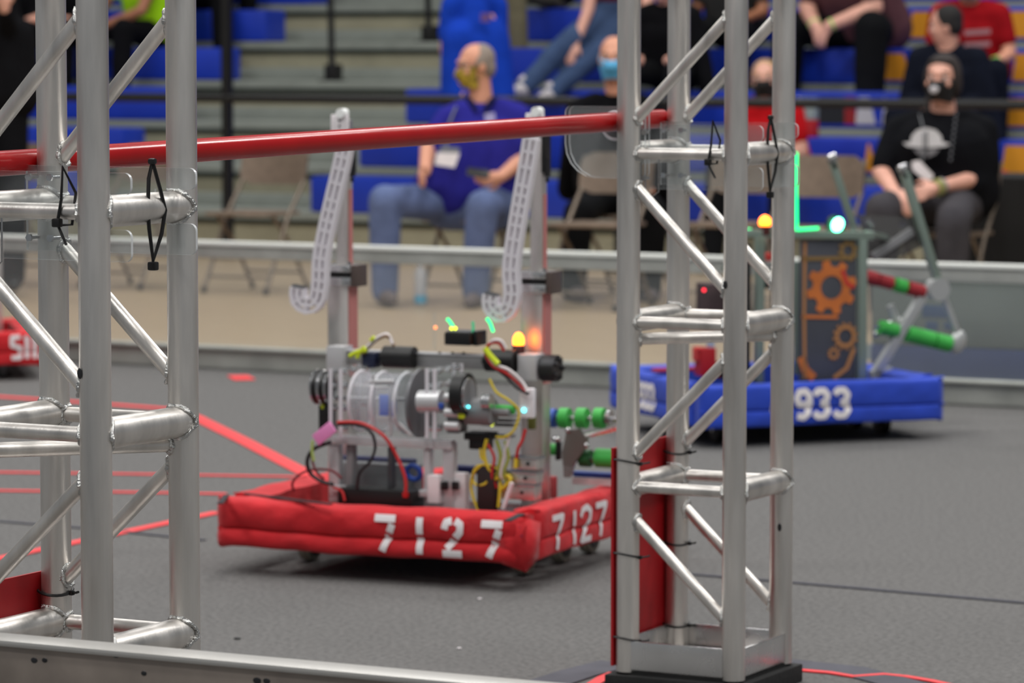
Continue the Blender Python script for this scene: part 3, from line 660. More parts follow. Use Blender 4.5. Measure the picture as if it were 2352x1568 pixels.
# lower frame
yl7 = -.26
p, q = q7(752, 1010, yl7), q7(1042, 1018, yl7); mb = MB(); mb.box((p+q)/2, ((q-p).length, .03, .024), bev=.003); mb.build('frame_rail', SATIN, R7)
p, q = q7(768, 1122, yl7), q7(988, 1132, yl7); mb = MB(); mb.box((p+q)/2, ((q-p).length, .03, .018), bev=.003); mb.build('frame_rail', SATIN, R7)
for u, v0, v1, m, wd in ((772, 1020, 1150, SATIN, .03), (1034, 1015, 1175, SATIN, .03), (985, 1030, 1150, SATIN, .018), (808, 1020, 1120, GREY, .02), (900, 1025, 1120, DGREY, .012), (1240, 955, 1150, ALU, .05)):
    p, q = q7(u, v0, yl7+(.3 if u == 1240 else .01)), q7(u, v1, yl7+(.3 if u == 1240 else .01)); mb = MB(); mb.box(((p+q)/2), (wd, .03, p.z-q.z), bev=.003); mb.build('frame_post', m, R7)
mb = MB()
for u in (1022, 1046): p = q7(u, 1115, yl7-.01); mb.box(p, (.016, .02, .022), bev=.003)
mb.build('post_clamps', BLACK, R7)
p = q7(875, 1142, yl7-.02); mb = MB(); mb.box(p, (.22, .08, .05), bev=.004); mb.build('battery_box', BLACK, R7)
p = q7(1000, 1122, yl7-.01); mb = MB(); mb.box(p, (.035, .03, .075), bev=.004); mb.build('white_bracket', WHITE, R7)
p = q7(1060, 1128, yl7+.02); mb = MB(); mb.box(p, (.035, .03, .10), bev=.004); mb.build('white_bracket', WHITE, R7)
p = q7(880, 1075, yl7+.06); mb = MB(); mb.box(p, (.26, .006, .11), bev=.002); mb.build('inner_panel', CLEAR, R7)
p = q7(860, 1062, yl7+.2); mb = MB(); mb.box(p, (.24, .04, .03), bev=.004); mb.build('navy_padding', MATS['navy_cloth'], R7)
p = q7(1080, 1078, yl7+.2); mb = MB(); mb.box(p, (.12, .04, .02), bev=.004); mb.build('navy_padding', MATS['navy_cloth'], R7)
p = q7(870, 1092, yl7+.12); mb = MB(); mb.box(p, (.24, .05, .07), bev=.004); mb.build('control_box', GREY, R7)
p = q7(950, 1085, yl7+.04); mb = MB(); mb.torus(p, (0, 1, .3), .02, .007, 18, 8); mb.build('blue_hose', BLUW, R7)
p = q7(1120, 1120, yl7-.005); mb = MB(); mb.box(p, (.05, .03, .12), bev=.003); mb.build('dark_cover', mat('dark_brown_plastic', (38, 28, 28), .5), R7)
# steps of machined plates on the right
for u, v, wx, hz in ((1212, 1062, .075, .030), (1206, 1095, .085, .03), (1198, 1128, .095, .04)):
    p = q7(u, v, yl7+.02); mb = MB(); mb.mi = 0; mb.box(p, (wx, .05, hz), bev=.003); mb.mi = 1; mb.box(p+V((0, -.004, hz/2)), (wx+.006, .055, .006), bev=.002); mb.mi = 2; mb.cyl(p+V((.012, -.028, 0)), p+V((.012, -.024, 0)), .005, 8)
    mb.build('stepped_plate', [ALU, STEEL, BLACK], R7)
mb = MB(); p, q = q7(1176, 1108, yl7-.03), q7(1156, 1168, yl7-.03); mb.tube([p, q], .006, 8); mb.build('white_rod', WHITE, R7)
# white controller with wires
p = q7(1212, 925, ys-.03); mb = MB(); mb.box(p, (.040, .02, .078), bev=.004); wc = mb.build('controller', mat('white_plastic', (238, 234, 238), .5), R7)
mb = MB(); mb.ball(q7(1203, 942, ys-.042), (.006, .004, .006)); mb.build('indicator_light', LEDC, wc, label='bright cyan light')
p = q7(1222, 968, ys+.03); mb = MB(); mb.box(p, (.018, .02, .04), bev=.003); mb.build('olive_capacitor', mat('olive_plastic', (92, 92, 30), .5), R7)
wy = ys-.06
for (pts, r, m) in (
    ([(1162, 800), (1150, 782), (1130, 783), (1120, 805), (1135, 835), (1170, 850), (1200, 878), (1212, 900)], .0042, WHTW),
    ([(1158, 806), (1145, 788), (1124, 790), (1116, 812), (1132, 840), (1165, 858), (1195, 885), (1205, 900)], .0042, REDW),
    ([(1128, 840), (1160, 862), (1185, 888), (1215, 905)], .0045, BLKW),
    ([(1124, 870), (1140, 900), (1170, 920), (1192, 945), (1182, 985), (1160, 1003), (1140, 1003)], .0036, YELW),
    ([(1207, 985), (1200, 1010), (1190, 1030), (1186, 1056)], .0045, REDW),
    ([(1186, 1050), (1184, 1075)], .0055, YELW),
    ([(1120, 1020), (1135, 1050), (1130, 1090), (1140, 1120)], .004, REDW), ([(1140, 1010), (1150, 1045), (1145, 1080), (1150, 1110)], .005, mat('olive_wire', (150, 158, 60), .5)),
    ([(1170, 1000), (1160, 1040), (1150, 1090), (1160, 1100)], .004, WHTW),
    ([(1150, 1080), (1120, 1068), (1095, 1072), (1086, 1095), (1092, 1112), (1115, 1110), (1125, 1085), (1115, 1068), (1092, 1080), (1082, 1110), (1088, 1145), (1102, 1178)], .0040, YELW),
    ([(1104, 1030), (1106, 1050), (1118, 1062)], .004, YELW), ([(1118, 1008), (1112, 1040), (1122, 1075), (1138, 1090)], .0045, YELW), ([(1160, 1012), (1168, 1050), (1158, 1085), (1166, 1120)], .0045, MATS['olive_wire'] if 'olive_wire' in MATS else mat('olive_wire', (150, 158, 60), .5)), ([(1135, 1100), (1165, 1092), (1172, 1105), (1150, 1125)], .006, YELW), ([(1150, 1095), (1148, 1130), (1145, 1165)], .0045, YELW),
    ([(775, 975), (815, 975), (850, 990), (862, 1025), (850, 1060), (826, 1085), (820, 1122)], .0042, BLKW),
    ([(775, 970), (830, 972), (880, 1000), (910, 1045), (930, 1095), (932, 1132)], .0046, REDW),
    ([(760, 1015), (722, 1030), (706, 1055), (712, 1085), (738, 1105), (765, 1112)], .0056, BLKW),
    ([(716, 1025), (718, 1060), (728, 1085), (745, 1100)], .0036, mat('dark_red_wire', (110, 24, 34), .5)),
    ([(675, 1128), (672, 1108), (690, 1088), (720, 1078), (760, 1080), (785, 1098)], .0036, MATS['dark_red_wire']),
    ([(765, 1118), (785, 1128), (792, 1150)], .0036, REDW),
    ([(825, 815), (845, 795), (868, 775), (890, 768), (902, 790)], .0046, WHTW), ([(835, 812), (860, 785), (885, 772), (898, 780), (905, 795)], .0040, mat('brown_wire', (128, 96, 64), .5))):
    yy = wy if pts[0][0] > 1000 else (yl7-.06 if pts[0][1] > 900 else yc-.05)
    wire([q7(u, v, yy-.004*(i % 3)) for i, (u, v) in enumerate(pts)], r, m, 'wire', R7)
mb = MB(); p = q7(932, 1136, yl7-.062); mb.box(p, (.016, .012, .016), bev=.004); mb.build('red_connector', REDW, R7)
for pts in ([(1114, 800), (1125, 815), (1144, 836)], [(803, 818), (820, 808), (842, 804)], [(820, 822), (828, 806), (838, 798)], [(852, 782), (860, 774)]):
    q_ = [q7(u, v, (wy if pts[0][0] > 1000 else yc-.05)-.01) for u, v in pts]; mb = MB(); mb.tube(q_, .0085 if pts[0][0] > 1000 else .006, 8); mb.build('neon_tape', NEON, R7)
p = q7(745, 995, yl7-.07); t = (q7(772, 972, yl7-.07)-q7(718, 1016, yl7-.07)).normalized()
mb = MB(); mb.box(p, (.066, .008, .034), Mx((t, V((0, 1, 0)), V((-t.z, 0, t.x)))).transposed().to_3x3(), bev=.003); mb.build('pink_tag', PINK, R7)
wire([q7(718, 1012, yl7-.07), q7(717, 1035, yl7-.07), q7(721, 1058, yl7-.07)], .004, mat('pale_green_tape', (176, 200, 110), .6), 'tag_tail', R7)
# intake rollers on the far right side
yi = .16
p, q = q7(1262, 957, yi), q7(1412, 963, yi); mb = MB(); mb.cyl(p, q+V((.05, 0, 0)), .008, 12); ro = mb.build('roller_shaft', STEEL, R7)
for u, m, wd, rr in ((1270, BLUW, .018, .026), (1298, GRNW, .026, .028), (1338, GRNW, .027, .028), (1378, GRNW, .026, .028), (1400, STEEL, .012, .022)):
    c = q7(u, 960, yi); mb = MB(); mb.cyl(c+V((-wd/2, 0, 0)), c+V((wd/2, 0, 0)), rr, 22); mb.build('roller_wheel', m, ro)
p, q = q7(1318, 1055, yi), q7(1418, 1050, yi); mb = MB(); mb.cyl(p, q+V((.05, 0, 0)), .008, 12); ro = mb.build('roller_shaft', STEEL, R7)
for u, m, wd, rr in ((1346, mat('dark_green_wheel', (28, 92, 44), .6), .03, .024), (1392, GRNW, .055, .026), (1272, GRNW, .03, .016)):
    c = q7(u, 1052 if u > 1300 else 1032, yi); mb = MB(); mb.cyl(c+V((-wd/2, 0, 0)), c+V((wd/2, 0, 0)), rr, 22); mb.build('roller_wheel', m, ro)
p, q = q7(1342, 1002, yi-.02), q7(1430, 978, yi-.02); mb = MB(); mb.tube([p, q], .008, 8); mb.build('intake_arm', ALU2, R7)
ps = [q7(u, v, yi-.03) for u, v in ((1302, 990), (1330, 984), (1350, 1008), (1345, 1030), (1322, 1060), (1310, 1096), (1296, 1096), (1292, 1040))]
mb = MB(); mb.prism([(v.x, v.z) for v in ps], yi-.034, yi-.022); ip = mb.build('intake_plate', mat('satin_steel', (150, 146, 142), .4, .9), R7, smooth=False)
mb = MB(); mb.ball(q7(1305, 988, yi-.04), .009); mb.ball(q7(1347, 1023, yi-.04), .008); mb.ball(q7(1277, 1008, yi-.04), (.014, .008, .008)); mb.build('plate_bolts', STEEL, ip)
p = q7(1283, 1035, yi-.03); mb = MB(); mb.box(p, (.012, .02, .05), bev=.003); mb.build('belt', BLACK, R7)
p, q = q7(1275, 1090, yi-.05), q7(1290, 1150, yi-.05); mb = MB(); mb.box((p+q)/2, (.09, .01, .12), bev=.003); mb.build('side_panel', CLEAR, R7)
p = q7(1262, 1118, yi-.06); mb = MB(); mb.box(p, (.04, .02, .06), bev=.004); mb.build('red_block', mat('dull_red_plastic', (170, 66, 70), .6), R7)
p = q7(1372, 1090, yi+.04); mb = MB(); mb.mi = 0; mb.box(p, (.14, .02, .014), bev=.003); mb.mi = 1; mb.box(p+V((0, -.004, -.018)), (.14, .02, .02), bev=.003); mb.build('blue_and_white_strip', [BLUW, WHITE], R7)
# ---- the blue robot behind the right truss
b0, bh = .072, .142
A1, B1 = G(1612, 985, b0), G(2170, 962, b0)
yaw9 = math.atan2(B1.y-A1.y, B1.x-A1.x); L9 = (B1-A1).length; D9 = .84
vx, vy = V((math.cos(yaw9), math.sin(yaw9), 0)), V((-math.sin(yaw9), math.cos(yaw9), 0))
c9 = (A1+B1)/2+vy*(D9/2); c9.z = 0
R9, M9 = thing('competition_robot', 'blue bumpered robot with an orange gear panel behind the right truss, number ending 933', 'robot', c9, yaw9)
def q9(u, v, y): return pl(M9, u, v, y)
kx, ky = L9/2, D9/2
bumper_seg('bumper', BLUF, R9, L9, b0, bh, .085, Mx.Translation((0, -ky, 0)), lobe=.006, seed=11, pinch=.02)
bumper_seg('bumper', BLUF, R9, D9-.085, b0+.002, bh, .085, Mx.Translation((-kx, .0425, 0))@Mx.Rotation(R(-90), 4, 'Z'), lobe=.006, seed=12)
bumper_seg('bumper', BLUF, R9, D9-.085, b0+.002, bh, .085, Mx.Translation((kx, .0425, 0))@Mx.Rotation(R(90), 4, 'Z'), lobe=.006, seed=13)
bumper_seg('bumper', BLUF, R9, L9-.1, b0+.002, bh, .085, Mx.Translation((0, ky, 0))@Mx.Rotation(R(180), 4, 'Z'), lobe=.006, seed=14)
def surf9(x, z): return V((x, -ky-face_off(z, b0, bh, .006)-.0055, z))
for ch, u in (('6', 1772), ('9', 1824), ('3', 1866), ('3', 1912)):
    digits('painted_digit', R9, ch, SOLID, [.062], q9(u, 930, -ky).x, b0+.026, .096, .024, surf9)
def surf9s(s, z): return V((-kx-face_off(z, b0, bh, .006)-.0055, -s, z))
for ch, u in (('6', 1458), ('9', 1472), ('3', 1484), ('3', 1496)):
    I = M9.inverted(); o_ = I@CAM; d_ = I.to_3x3()@ray(u, 925); yy = (o_+d_*((-kx-o_.x)/d_.x)).y
    digits('painted_digit', R9, ch, SOLID, [.052], -yy, b0+.03, .085, .022, surf9s)
for (x, y) in ((-kx+.15, -ky+.2), (-kx+.15, 0), (-kx+.15, ky-.2), (kx-.15, -ky+.2), (kx-.15, 0), (kx-.15, ky-.2)): wheel(R9, (x, y, .05), .05, .03, tread=BLACK)
mb = MB(); mb.box((0, 0, .10), (L9-.18, D9-.18, .05), bev=.004); mb.build('chassis_frame', DKMET, R9)
TUB = mat('dull_green_tube', (150, 166, 156), .4, .7); PANEL = mat('dark_slate_panel', (70, 72, 80), .5, var=.15, scale=6)
GEAR = mat('orange_gear_print', (196, 108, 48), .6, var=.15, scale=9)
yg = -ky+.13
# panel with printed orange gears
def g9(u, v): return q9(u, v, yg-.004)
p0, p1 = q9(1838, 552, yg), q9(1966, 872, yg)
mb = MB(); mb.box(((p0.x+p1.x)/2, yg+.004, (p0.z+p1.z)/2), (p1.x-p0.x, .006, p0.z-p1.z), bev=.002); gp = mb.build('gear_panel', PANEL, R9, label='dark panel printed with orange gears')
def gear(u, v, r, ri, teeth, m, off):
    c = q9(u, v, yg-off); mb = MB(); n = teeth*8; vs = []
    for k in range(n):
        a_ = 2*math.pi*k/n; t_ = (k % 8); rr = r*(1.0 if 1 <= t_ <= 4 else .76) if teeth else r
        vs.append(V((c.x+rr*math.cos(a_), c.y, c.z+rr*math.sin(a_))))
    for k in range(n): a_ = 2*math.pi*k/n; vs.append(V((c.x+ri*math.cos(a_), c.y, c.z+ri*math.sin(a_))))
    mb.faces(vs, [(k, (k+1) % n, n+(k+1) % n, n+k) for k in range(n)]); mb.build('gear_print', m, gp, smooth=False)
gear(1910, 660, .098, .042, 8, GEAR, .002); gear(1942, 772, .050, .026, 12, mat('tan_gear_print', (168, 116, 70), .6), .003); gear(1915, 812, .024, .010, 10, MATS['tan_gear_print'], .003)
gear(1948, 575, .04, .018, 8, mat('olive_gear_print', (128, 100, 56), .6), .0025)
def stripp(pts, wd, m, off=.0022):
    L = []; q_ = [q9(u, v, yg-off) for u, v in pts]
    for i, p in enumerate(q_):
        t = (q_[min(i+1, len(q_)-1)]-q_[max(i-1, 0)]).normalized(); s_ = V((-t.z, 0, t.x))*wd/2; L += [p-s_, p+s_]
    mb = MB(); mb.faces(L, [(2*i, 2*i+1, 2*i+3, 2*i+2) for i in range(len(q_)-1)]); mb.build('print_band', m, gp, smooth=False)
stripp([(1849, 556), (1847, 720), (1849, 868)], .012, MATS['tan_gear_print']); stripp([(1840, 594), (1962, 592)], .014, MATS['olive_gear_print']); stripp([(1842, 727), (1925, 728)], .012, GEAR)
stripp([(1840, 820), (1850, 850), (1870, 868)], .03, GEAR); stripp([(1962, 800), (1945, 845), (1915, 868)], .016, MATS['tan_gear_print']); stripp([(1935, 620), (1945, 650), (1962, 660)], .016, mat('red_print', (190, 50, 40), .6), .0035)
# tubular frame
def tube9(pts, r, m, name, y, par=R9, lab=None, n=8):
    mb = MB(); mb.tube([q9(u, v, y if not isinstance(y, (list, tuple)) else y[i]) for i, (u, v) in enumerate(pts)], r, n); return mb.build(name, m, par, label=lab)
def bar9(u0, v0, u1, v1, wd, dp, m, name, y, y2=None):
    p, q = q9(u0, v0, y), q9(u1, v1, y if y2 is None else y2); t = (q-p).normalized(); nn = V((0, 1, 0)) if abs(t.y) < .9 else V((1, 0, 0)); s_ = t.cross(nn).normalized(); nn = s_.cross(t)
    mb = MB(); mb.box((p+q)/2, ((q-p).length, dp, wd), Mx((t, -nn, s_)).transposed().to_3x3(), bev=.003); return mb.build(name, m, R9)
bar9(1700, 535, 2004, 541, .028, .03, TUB, 'top_rail', yg); bar9(1980, 545, 1978, 872, .032, .03, TUB, 'frame_post', yg); bar9(1745, 545, 1742, 878, .03, .03, TUB, 'frame_post', yg+.08)
bar9(1995, 535, 2046, 548, .018, .03, TUB, 'top_rail', yg+.02, yg+.35); bar9(1718, 560, 1716, 880, .018, .02, BLACK, 'chain_run', yg+.06)
bar9(1690, 610, 1660, 615, .02, .03, TUB, 'top_rail', yg+.3); bar9(1828, 600, 1830, 860, .018, .02, TUB, 'frame_post', yg+.03)
p = q9(1640, 700, yg+.25); mb = MB(); mb.box(p, (.10, .1, .16), bev=.006); mb.build('motor_box', mat('dark_maroon_box', (62, 48, 50), .6, var=.3, scale=14), R9)
for (u, v, d_, m) in ((1620, 830, (.06, .06, .10), REDPL), (1655, 850, (.05, .05, .06), BLACK), (1602, 812, (.03, .03, .05), mat('red_connector', (196, 60, 54), .5)), (1632, 800, (.02, .03, .05), mat('pale_blue_part', (140, 156, 180), .5)), (1560, 848, (.2, .05, .012), REDPL), (1690, 860, (.06, .1, .06), mat('brown_part', (110, 52, 36), .5)), (1752, 640, (.03, .05, .07), BLACK), (1765, 590, (.02, .03, .03), mat('red_connector', (196, 60, 54), .5)), (1790, 700, (.05, .05, .3), mat('dim_panel', (80, 84, 84), .6))):
    p = q9(u, v, yg+.12 if u > 1570 else 0); mb = MB(); mb.box(p, d_, bev=.005); mb.build('electronics_box', m, R9)
wire([q9(u, v, yg+.1) for u, v in ((1605, 800), (1618, 820), (1640, 838), (1650, 865))], .006, REDW, 'wire', R9)
wire([q9(u, v, yg+.1) for u, v in ((1680, 800), (1660, 830), (1668, 860))], .005, BLKW, 'wire', R9)
mb = MB(); mb.ball(q9(1617, 666, yg+.10), .005); mb.build('indicator_light', LEDR, R9, label='small red light')
# lamps
p = q9(1757, 520, yg); mb = MB(); mb.lathe([(.022, -.03), (.022, 0), (.018, .004)], p, 16); rs = mb.build('signal_lamp', MATS['dark_red_plastic'], R9)
mb = MB(); mb.lathe([(.019, .004), (.021, .014), (.019, .026), (.010, .036), (.001, .039)], p, 16); mb.build('lamp_dome', LEDO, rs, label='glowing orange dome')
tube9([(1829, 350), (1828, 440), (1829, 528)], .006, LEDG, 'light_strip', yg, lab='glowing green vertical light strip'); tube9([(1832, 527), (1880, 524)], .005, LEDG, 'light_strip', yg-.02, lab='glowing green light strip')
p = q9(1924, 516, yg-.01); mb = MB(); mb.mi = 0; mb.ball(p, (.022, .012, .026), Mx.Rotation(R(30), 3, 'Y')); mb.mi = 1; mb.cyl(p+V((0, .012, 0)), p+V((0, .03, 0)), .034, 20); mb.build('ring_lamp', [LEDW, BLACK], R9, label='bright green lamp')
tube9([(1695, 528), (1725, 530)], .008, LEDG, 'light_strip', yg+.04, lab='glowing green light strip')
# arms of the climber and intake on its right
ya = yg+.22
bar9(1912, 372, 1960, 520, .026, .02, TUB, 'climber_arm', ya); bar9(2078, 398, 2155, 652, .030, .03, TUB, 'climber_arm', ya); bar9(1958, 520, 1962, 560, .02, .02, TUB, 'climber_arm', ya)
for (u, v) in ((1910, 366), (2072, 390)):
    p = q9(u, v, ya); mb = MB(); mb.mi = 0; mb.cyl(p+V((-.012, 0, .0)), p+V((.016, 0, .010)), .017, 16); mb.mi = 1; mb.cyl(p+V((.0, 0, -.022)), p+V((.008, 0, -.016)), .02, 16); mb.build('arm_tip', [STEEL, BLACK], R9)
p0 = q9(2010, 500, ya+.02); pts = [q9(u, v, ya+.03) for u, v in ((1970, 492), (2098, 500), (2132, 560), (2060, 592), (2010, 596), (1985, 540))]
mb = MB(); mb.prism([(v.x, v.z) for v in pts], ya+.03, ya+.036); mb.build('smoked_shield', mat('smoked_plastic', (96, 94, 94), .2, clear=.35), R9, smooth=False)
bar9(2005, 590, 2095, 530, .03, .02, GREY, 'shield_brace', ya+.02); tube9([(1990, 508), (2002, 520)], .014, STEEL, 'pivot_bolt', ya)
bar9(2008, 862, 2130, 660, .036, .03, mat('pale_grey_arm', (186, 188, 188), .4, .5), 'intake_arm', ya); bar9(2000, 860, 2046, 850, .03, .03, MATS['pale_grey_arm'], 'arm_foot', ya)
p = q9(2152, 664, ya); mb = MB(); mb.cyl(p+V((0, -.025, 0)), p+V((0, .02, 0)), .042, 20); mb.build('arm_joint', MATS['pale_grey_arm'], R9)
bar9(2160, 660, 2208, 790, .02, .02, MATS['pale_grey_arm'], 'intake_arm', ya); bar9(2045, 700, 2060, 745, .025, .02, MATS['pale_grey_arm'], 'intake_arm', ya+.03)
p = q9(2200, 785, ya); mb = MB(); mb.ball(p, (.034, .02, .045), Mx.Rotation(R(20), 3, 'Y')); mb.build('arm_end', MATS['pale_grey_arm'], R9)
p, q = q9(2010, 748, ya), q9(2190, 792, ya); mb = MB(); mb.cyl(p, q, .008, 10); ro = mb.build('roller_shaft', STEEL, R9)
for a_, b_, m, r_ in ((.06, .28, GRNW, .026), (.40, .74, GRNW, .03), (.76, .95, GRNW, .03)):
    mb = MB(); mb.cyl(p.lerp(q, a_), p.lerp(q, b_), r_, 20); mb.build('roller_sleeve', m, ro)
p, q = q9(1985, 634, ya), q9(2128, 672, ya); mb = MB(); mb.cyl(p, q, .008, 10); ro = mb.build('roller_shaft', STEEL, R9)
DR = mat('dark_red_sleeve', (158, 36, 44), .6)
for a_, b_, m, r_ in ((.02, .2, DR, .026), (.22, .44, DR, .024), (.5, .66, GRNW, .026), (.7, .95, DR, .025)):
    mb = MB(); mb.cyl(p.lerp(q, a_), p.lerp(q, b_), r_, 20); mb.build('roller_sleeve', m, ro)
tube9([(2010, 770), (2040, 745), (2070, 735)], .012, MATS['pale_grey_arm'], 'intake_arm', ya+.04)
# ---- red robot cut off by the left frame edge
z5 = .062
B5 = G(97, 838, z5); y5 = R(12); L5, D5, h5 = .85, .8, .132
ux5, uy5 = V((math.cos(y5), math.sin(y5), 0)), V((-math.sin(y5), math.cos(y5), 0))
c5 = B5-ux5*(L5/2)+uy5*(D5/2); c5.z = 0
R5, M5 = thing('competition_robot', 'red bumpered robot at the left frame edge, number 5112', 'robot', c5, y5)
for L_, T_ in ((L5, Mx.Translation((0, -D5/2, 0))), (D5-.085, Mx.Translation((L5/2, .0425, 0))@Mx.Rotation(R(90), 4, 'Z')), (D5-.085, Mx.Translation((-L5/2, .0425, 0))@Mx.Rotation(R(-90), 4, 'Z')), (L5-.1, Mx.Translation((0, D5/2, 0))@Mx.Rotation(R(180), 4, 'Z'))):
    bumper_seg('bumper', REDF, R5, L_, z5, h5, .085, T_, lobe=.006, seed=31)
def surf5(x, z): return V((x, -D5/2-face_off(z, z5, h5, .006)-.0055, z))
x5 = pl(M5, 24, 810, -D5/2).x
for ch, wd in (('S5', .046), ('1', .02), ('1', .02), ('2', .046)):
    digits('painted_digit', R5, ch, {**SOLID, 'S5': SOLID['S5']}, [wd], x5, z5+.03, .092, .017, surf5) if len(ch) == 1 else None
    if len(ch) > 1:
        digits('painted_digit', R5, '5', {'5': SOLID['S5'][:1]}, [wd], x5, z5+.03, .092, .018, surf5)
    x5 += wd+.012
for (x, y) in ((-.27, -.25), (-.27, .25), (.27, -.25), (.27, .25)): wheel(R5, (x, y, .05), .05, .03)
mb = MB(); mb.box((0, 0, .10), (.66, .62, .05), bev=.004); mb.build('chassis_frame', DKMET, R5)
mb = MB(); mb.box((-.02, .1, .3), (.5, .4, .34), bev=.01); mb.build('frame_box', mat('navy_plastic', (24, 32, 62), .5), R5)
mb = MB()
for x in (-.3, .26):
    for y in (-.2, .28): mb.box((x, y, .34), (.03, .03, .46), bev=.003)
mb.box((-.02, -.2, .56), (.6, .03, .03)); mb.build('frame_posts', ALU, R5)
# ================================================================== BLEACHERS
RD, RZ, Z0 = .64, .28, .29
xa, xb = -19.5, .5                                        # bleacher extent along its own length
xR = pl(FR, 716, 440, YB).x                               # left end of the right block of benches
xL = pl(FR, 507, 140, YB+3*RD).x                          # right end of the left block
t, M = thing('bleacher_stand', 'grey stepped bleacher stand with aisle stairs behind the players', 'bleachers', fw((xa+xb)/2, YB), -TH)
o_ = V(((xa+xb)/2, YB, 0)); Lx = xb-xa
for k in range(9):
    y = k*RD; z = Z0+RZ*k
    mb = MB(); mb.box((0, y+.014+RD/2, z-.155), (Lx, RD, .25)); mb.build('riser', STEPB, t, smooth=False)
    mb = MB(); mb.box((0, y+RD/2-.01, z-.028), (Lx, RD+.03, .056), bev=.006); mb.build('deck', STEP, t)
    mb = MB(); mb.box((0, y+.012, z-.07), (Lx, .03, .03)); mb.build('nosing_shade_strip', DARKG, t, smooth=False)  # dark strip paints in the shade under the deck nosing
    if k: 
        mb = MB(); mb.box((0, y-.06, z-RZ+.045), (Lx, .10, .09), bev=.006); mb.build('heel_board', STEP, t)
GR = {0: [], 1: [(1984, 2014, 'o'), (2300, 2420, 'o')], 2: [(1880, 1940, 'k'), (1940, 1966, 'r'), (1964, 2012, 'w'), (2024, 2046, 'w'), (2290, 2420, 'o')],
      3: [(2030, 2092, 'o'), (2096, 2116, 'k'), (2325, 2420, 'o')], 4: [(2024, 2050, 'w'), (2056, 2084, 'k'), (2088, 2150, 'o'), (2306, 2420, 'o')], 5: [(2250, 2300, 'o'), (2340, 2420, 'o')]}
PC = {'r': mat('dark_red_print', (138, 16, 22), .6), 'w': mat('grey_white_print', (186, 184, 190), .6), 'b': BLUS, 'o': ORAN, 'k': mat('black_print', (16, 18, 24), .6), 'rw': mat('dark_red_print', (138, 16, 22), .6)}
for k in range(7):
    y = k*RD; z = Z0+RZ*k
    for side, (x0, x1) in (('right', (xR, xb)), ('left', (xa, xL))):
        nm = ['lowest', 'second', 'third', 'fourth', 'fifth', 'sixth', 'seventh'][k]
        bt, BM = thing('bleacher_bench', 'blue plastic bleacher bench, %s row, block %s of the aisle stairs' % (nm, side), 'bench', fw((x0+x1)/2, YB+y), -TH, 'blue bleacher benches')
        mb = MB(); mb.box((0, .13, z+.12), (x1-x0, .30, .235), bev=.02); mb.build('bench_seat', BLUS, bt)
        mb = MB(); mb.box((0, .13, z+.006), (x1-x0-.05, .24, .012)); mb.build('bench_base', BLACK, bt)
        if side == 'right':
            for (u0, u1, c_) in GR.get(k, []):
                v = 93+(CH-z-.12)*370
                a_, b_ = pl(BM, u0, v, -.0235), pl(BM, u1, v, -.0235); sl = .05 if c_ in 'ow' else 0
                mb = MB(); zb, zt = z+.03, z+.205
                mb.prism([(a_.x, zb), (b_.x, zb), (b_.x-sl, zt), (a_.x+sl*.5, zt)], -.0235, -.019); mb.build('painted_graphic', PC[c_], bt, smooth=False)
# black railing in front of the benches and the aisle handrails
yr = YB-.45
t, M = thing('safety_railing', 'black metal railing along the front of the bleachers', 'railing', fw((xa+xb)/2, yr), -TH)
mb = MB(); mb.tube([(-Lx/2, 0, 1.045), (Lx/2, 0, 1.045)], .032, 10); mb.build('rail', BLACK, t)
for u in (-260, 522, 1425, 2420):
    x = pl(M, u, 200, 0).x; mb = MB(); mb.box((x, 0, .55 if u != 522 else .95), (.06, .05, 1.1 if u != 522 else 1.9)); mb.box((x, 0, .01), (.14, .12, .02)); mb.build('rail_post', BLACK, t)
for u, k, nm in ((763, 3, 'nearer'), (985, 4, 'farther')):
    q = pl(FR, u, 150, YB+k*RD+.12)
    t, M = thing('aisle_handrail', 'black aisle handrail post with a square foot on the stairs, %s one' % nm, 'handrail', fw(q.x, YB+k*RD+.12, Z0+RZ*k), -TH)
    mb = MB(); mb.tube([(0, 0, 0), (-.01, 0, .5), (-.03, 0, 1.0), (.05, .2, 1.05), (.3, 1.2, 1.5)], .024, 10); mb.build('handrail_tube', BLACK, t)
    mb = MB(); mb.box((.01, 0, .06), (.10, .10, .12), bev=.01); mb.box((0, 0, .005), (.16, .14, .01)); mb.build('post_foot', BLACK, t)
# backdrop behind the last row and a dark ceiling end wall
struct(slab('wall_back', -26, 6, YB+9*RD+.3, YB+9*RD+.5, 0, 7, mat('dark_gym_wall', (48, 50, 58), .9)))

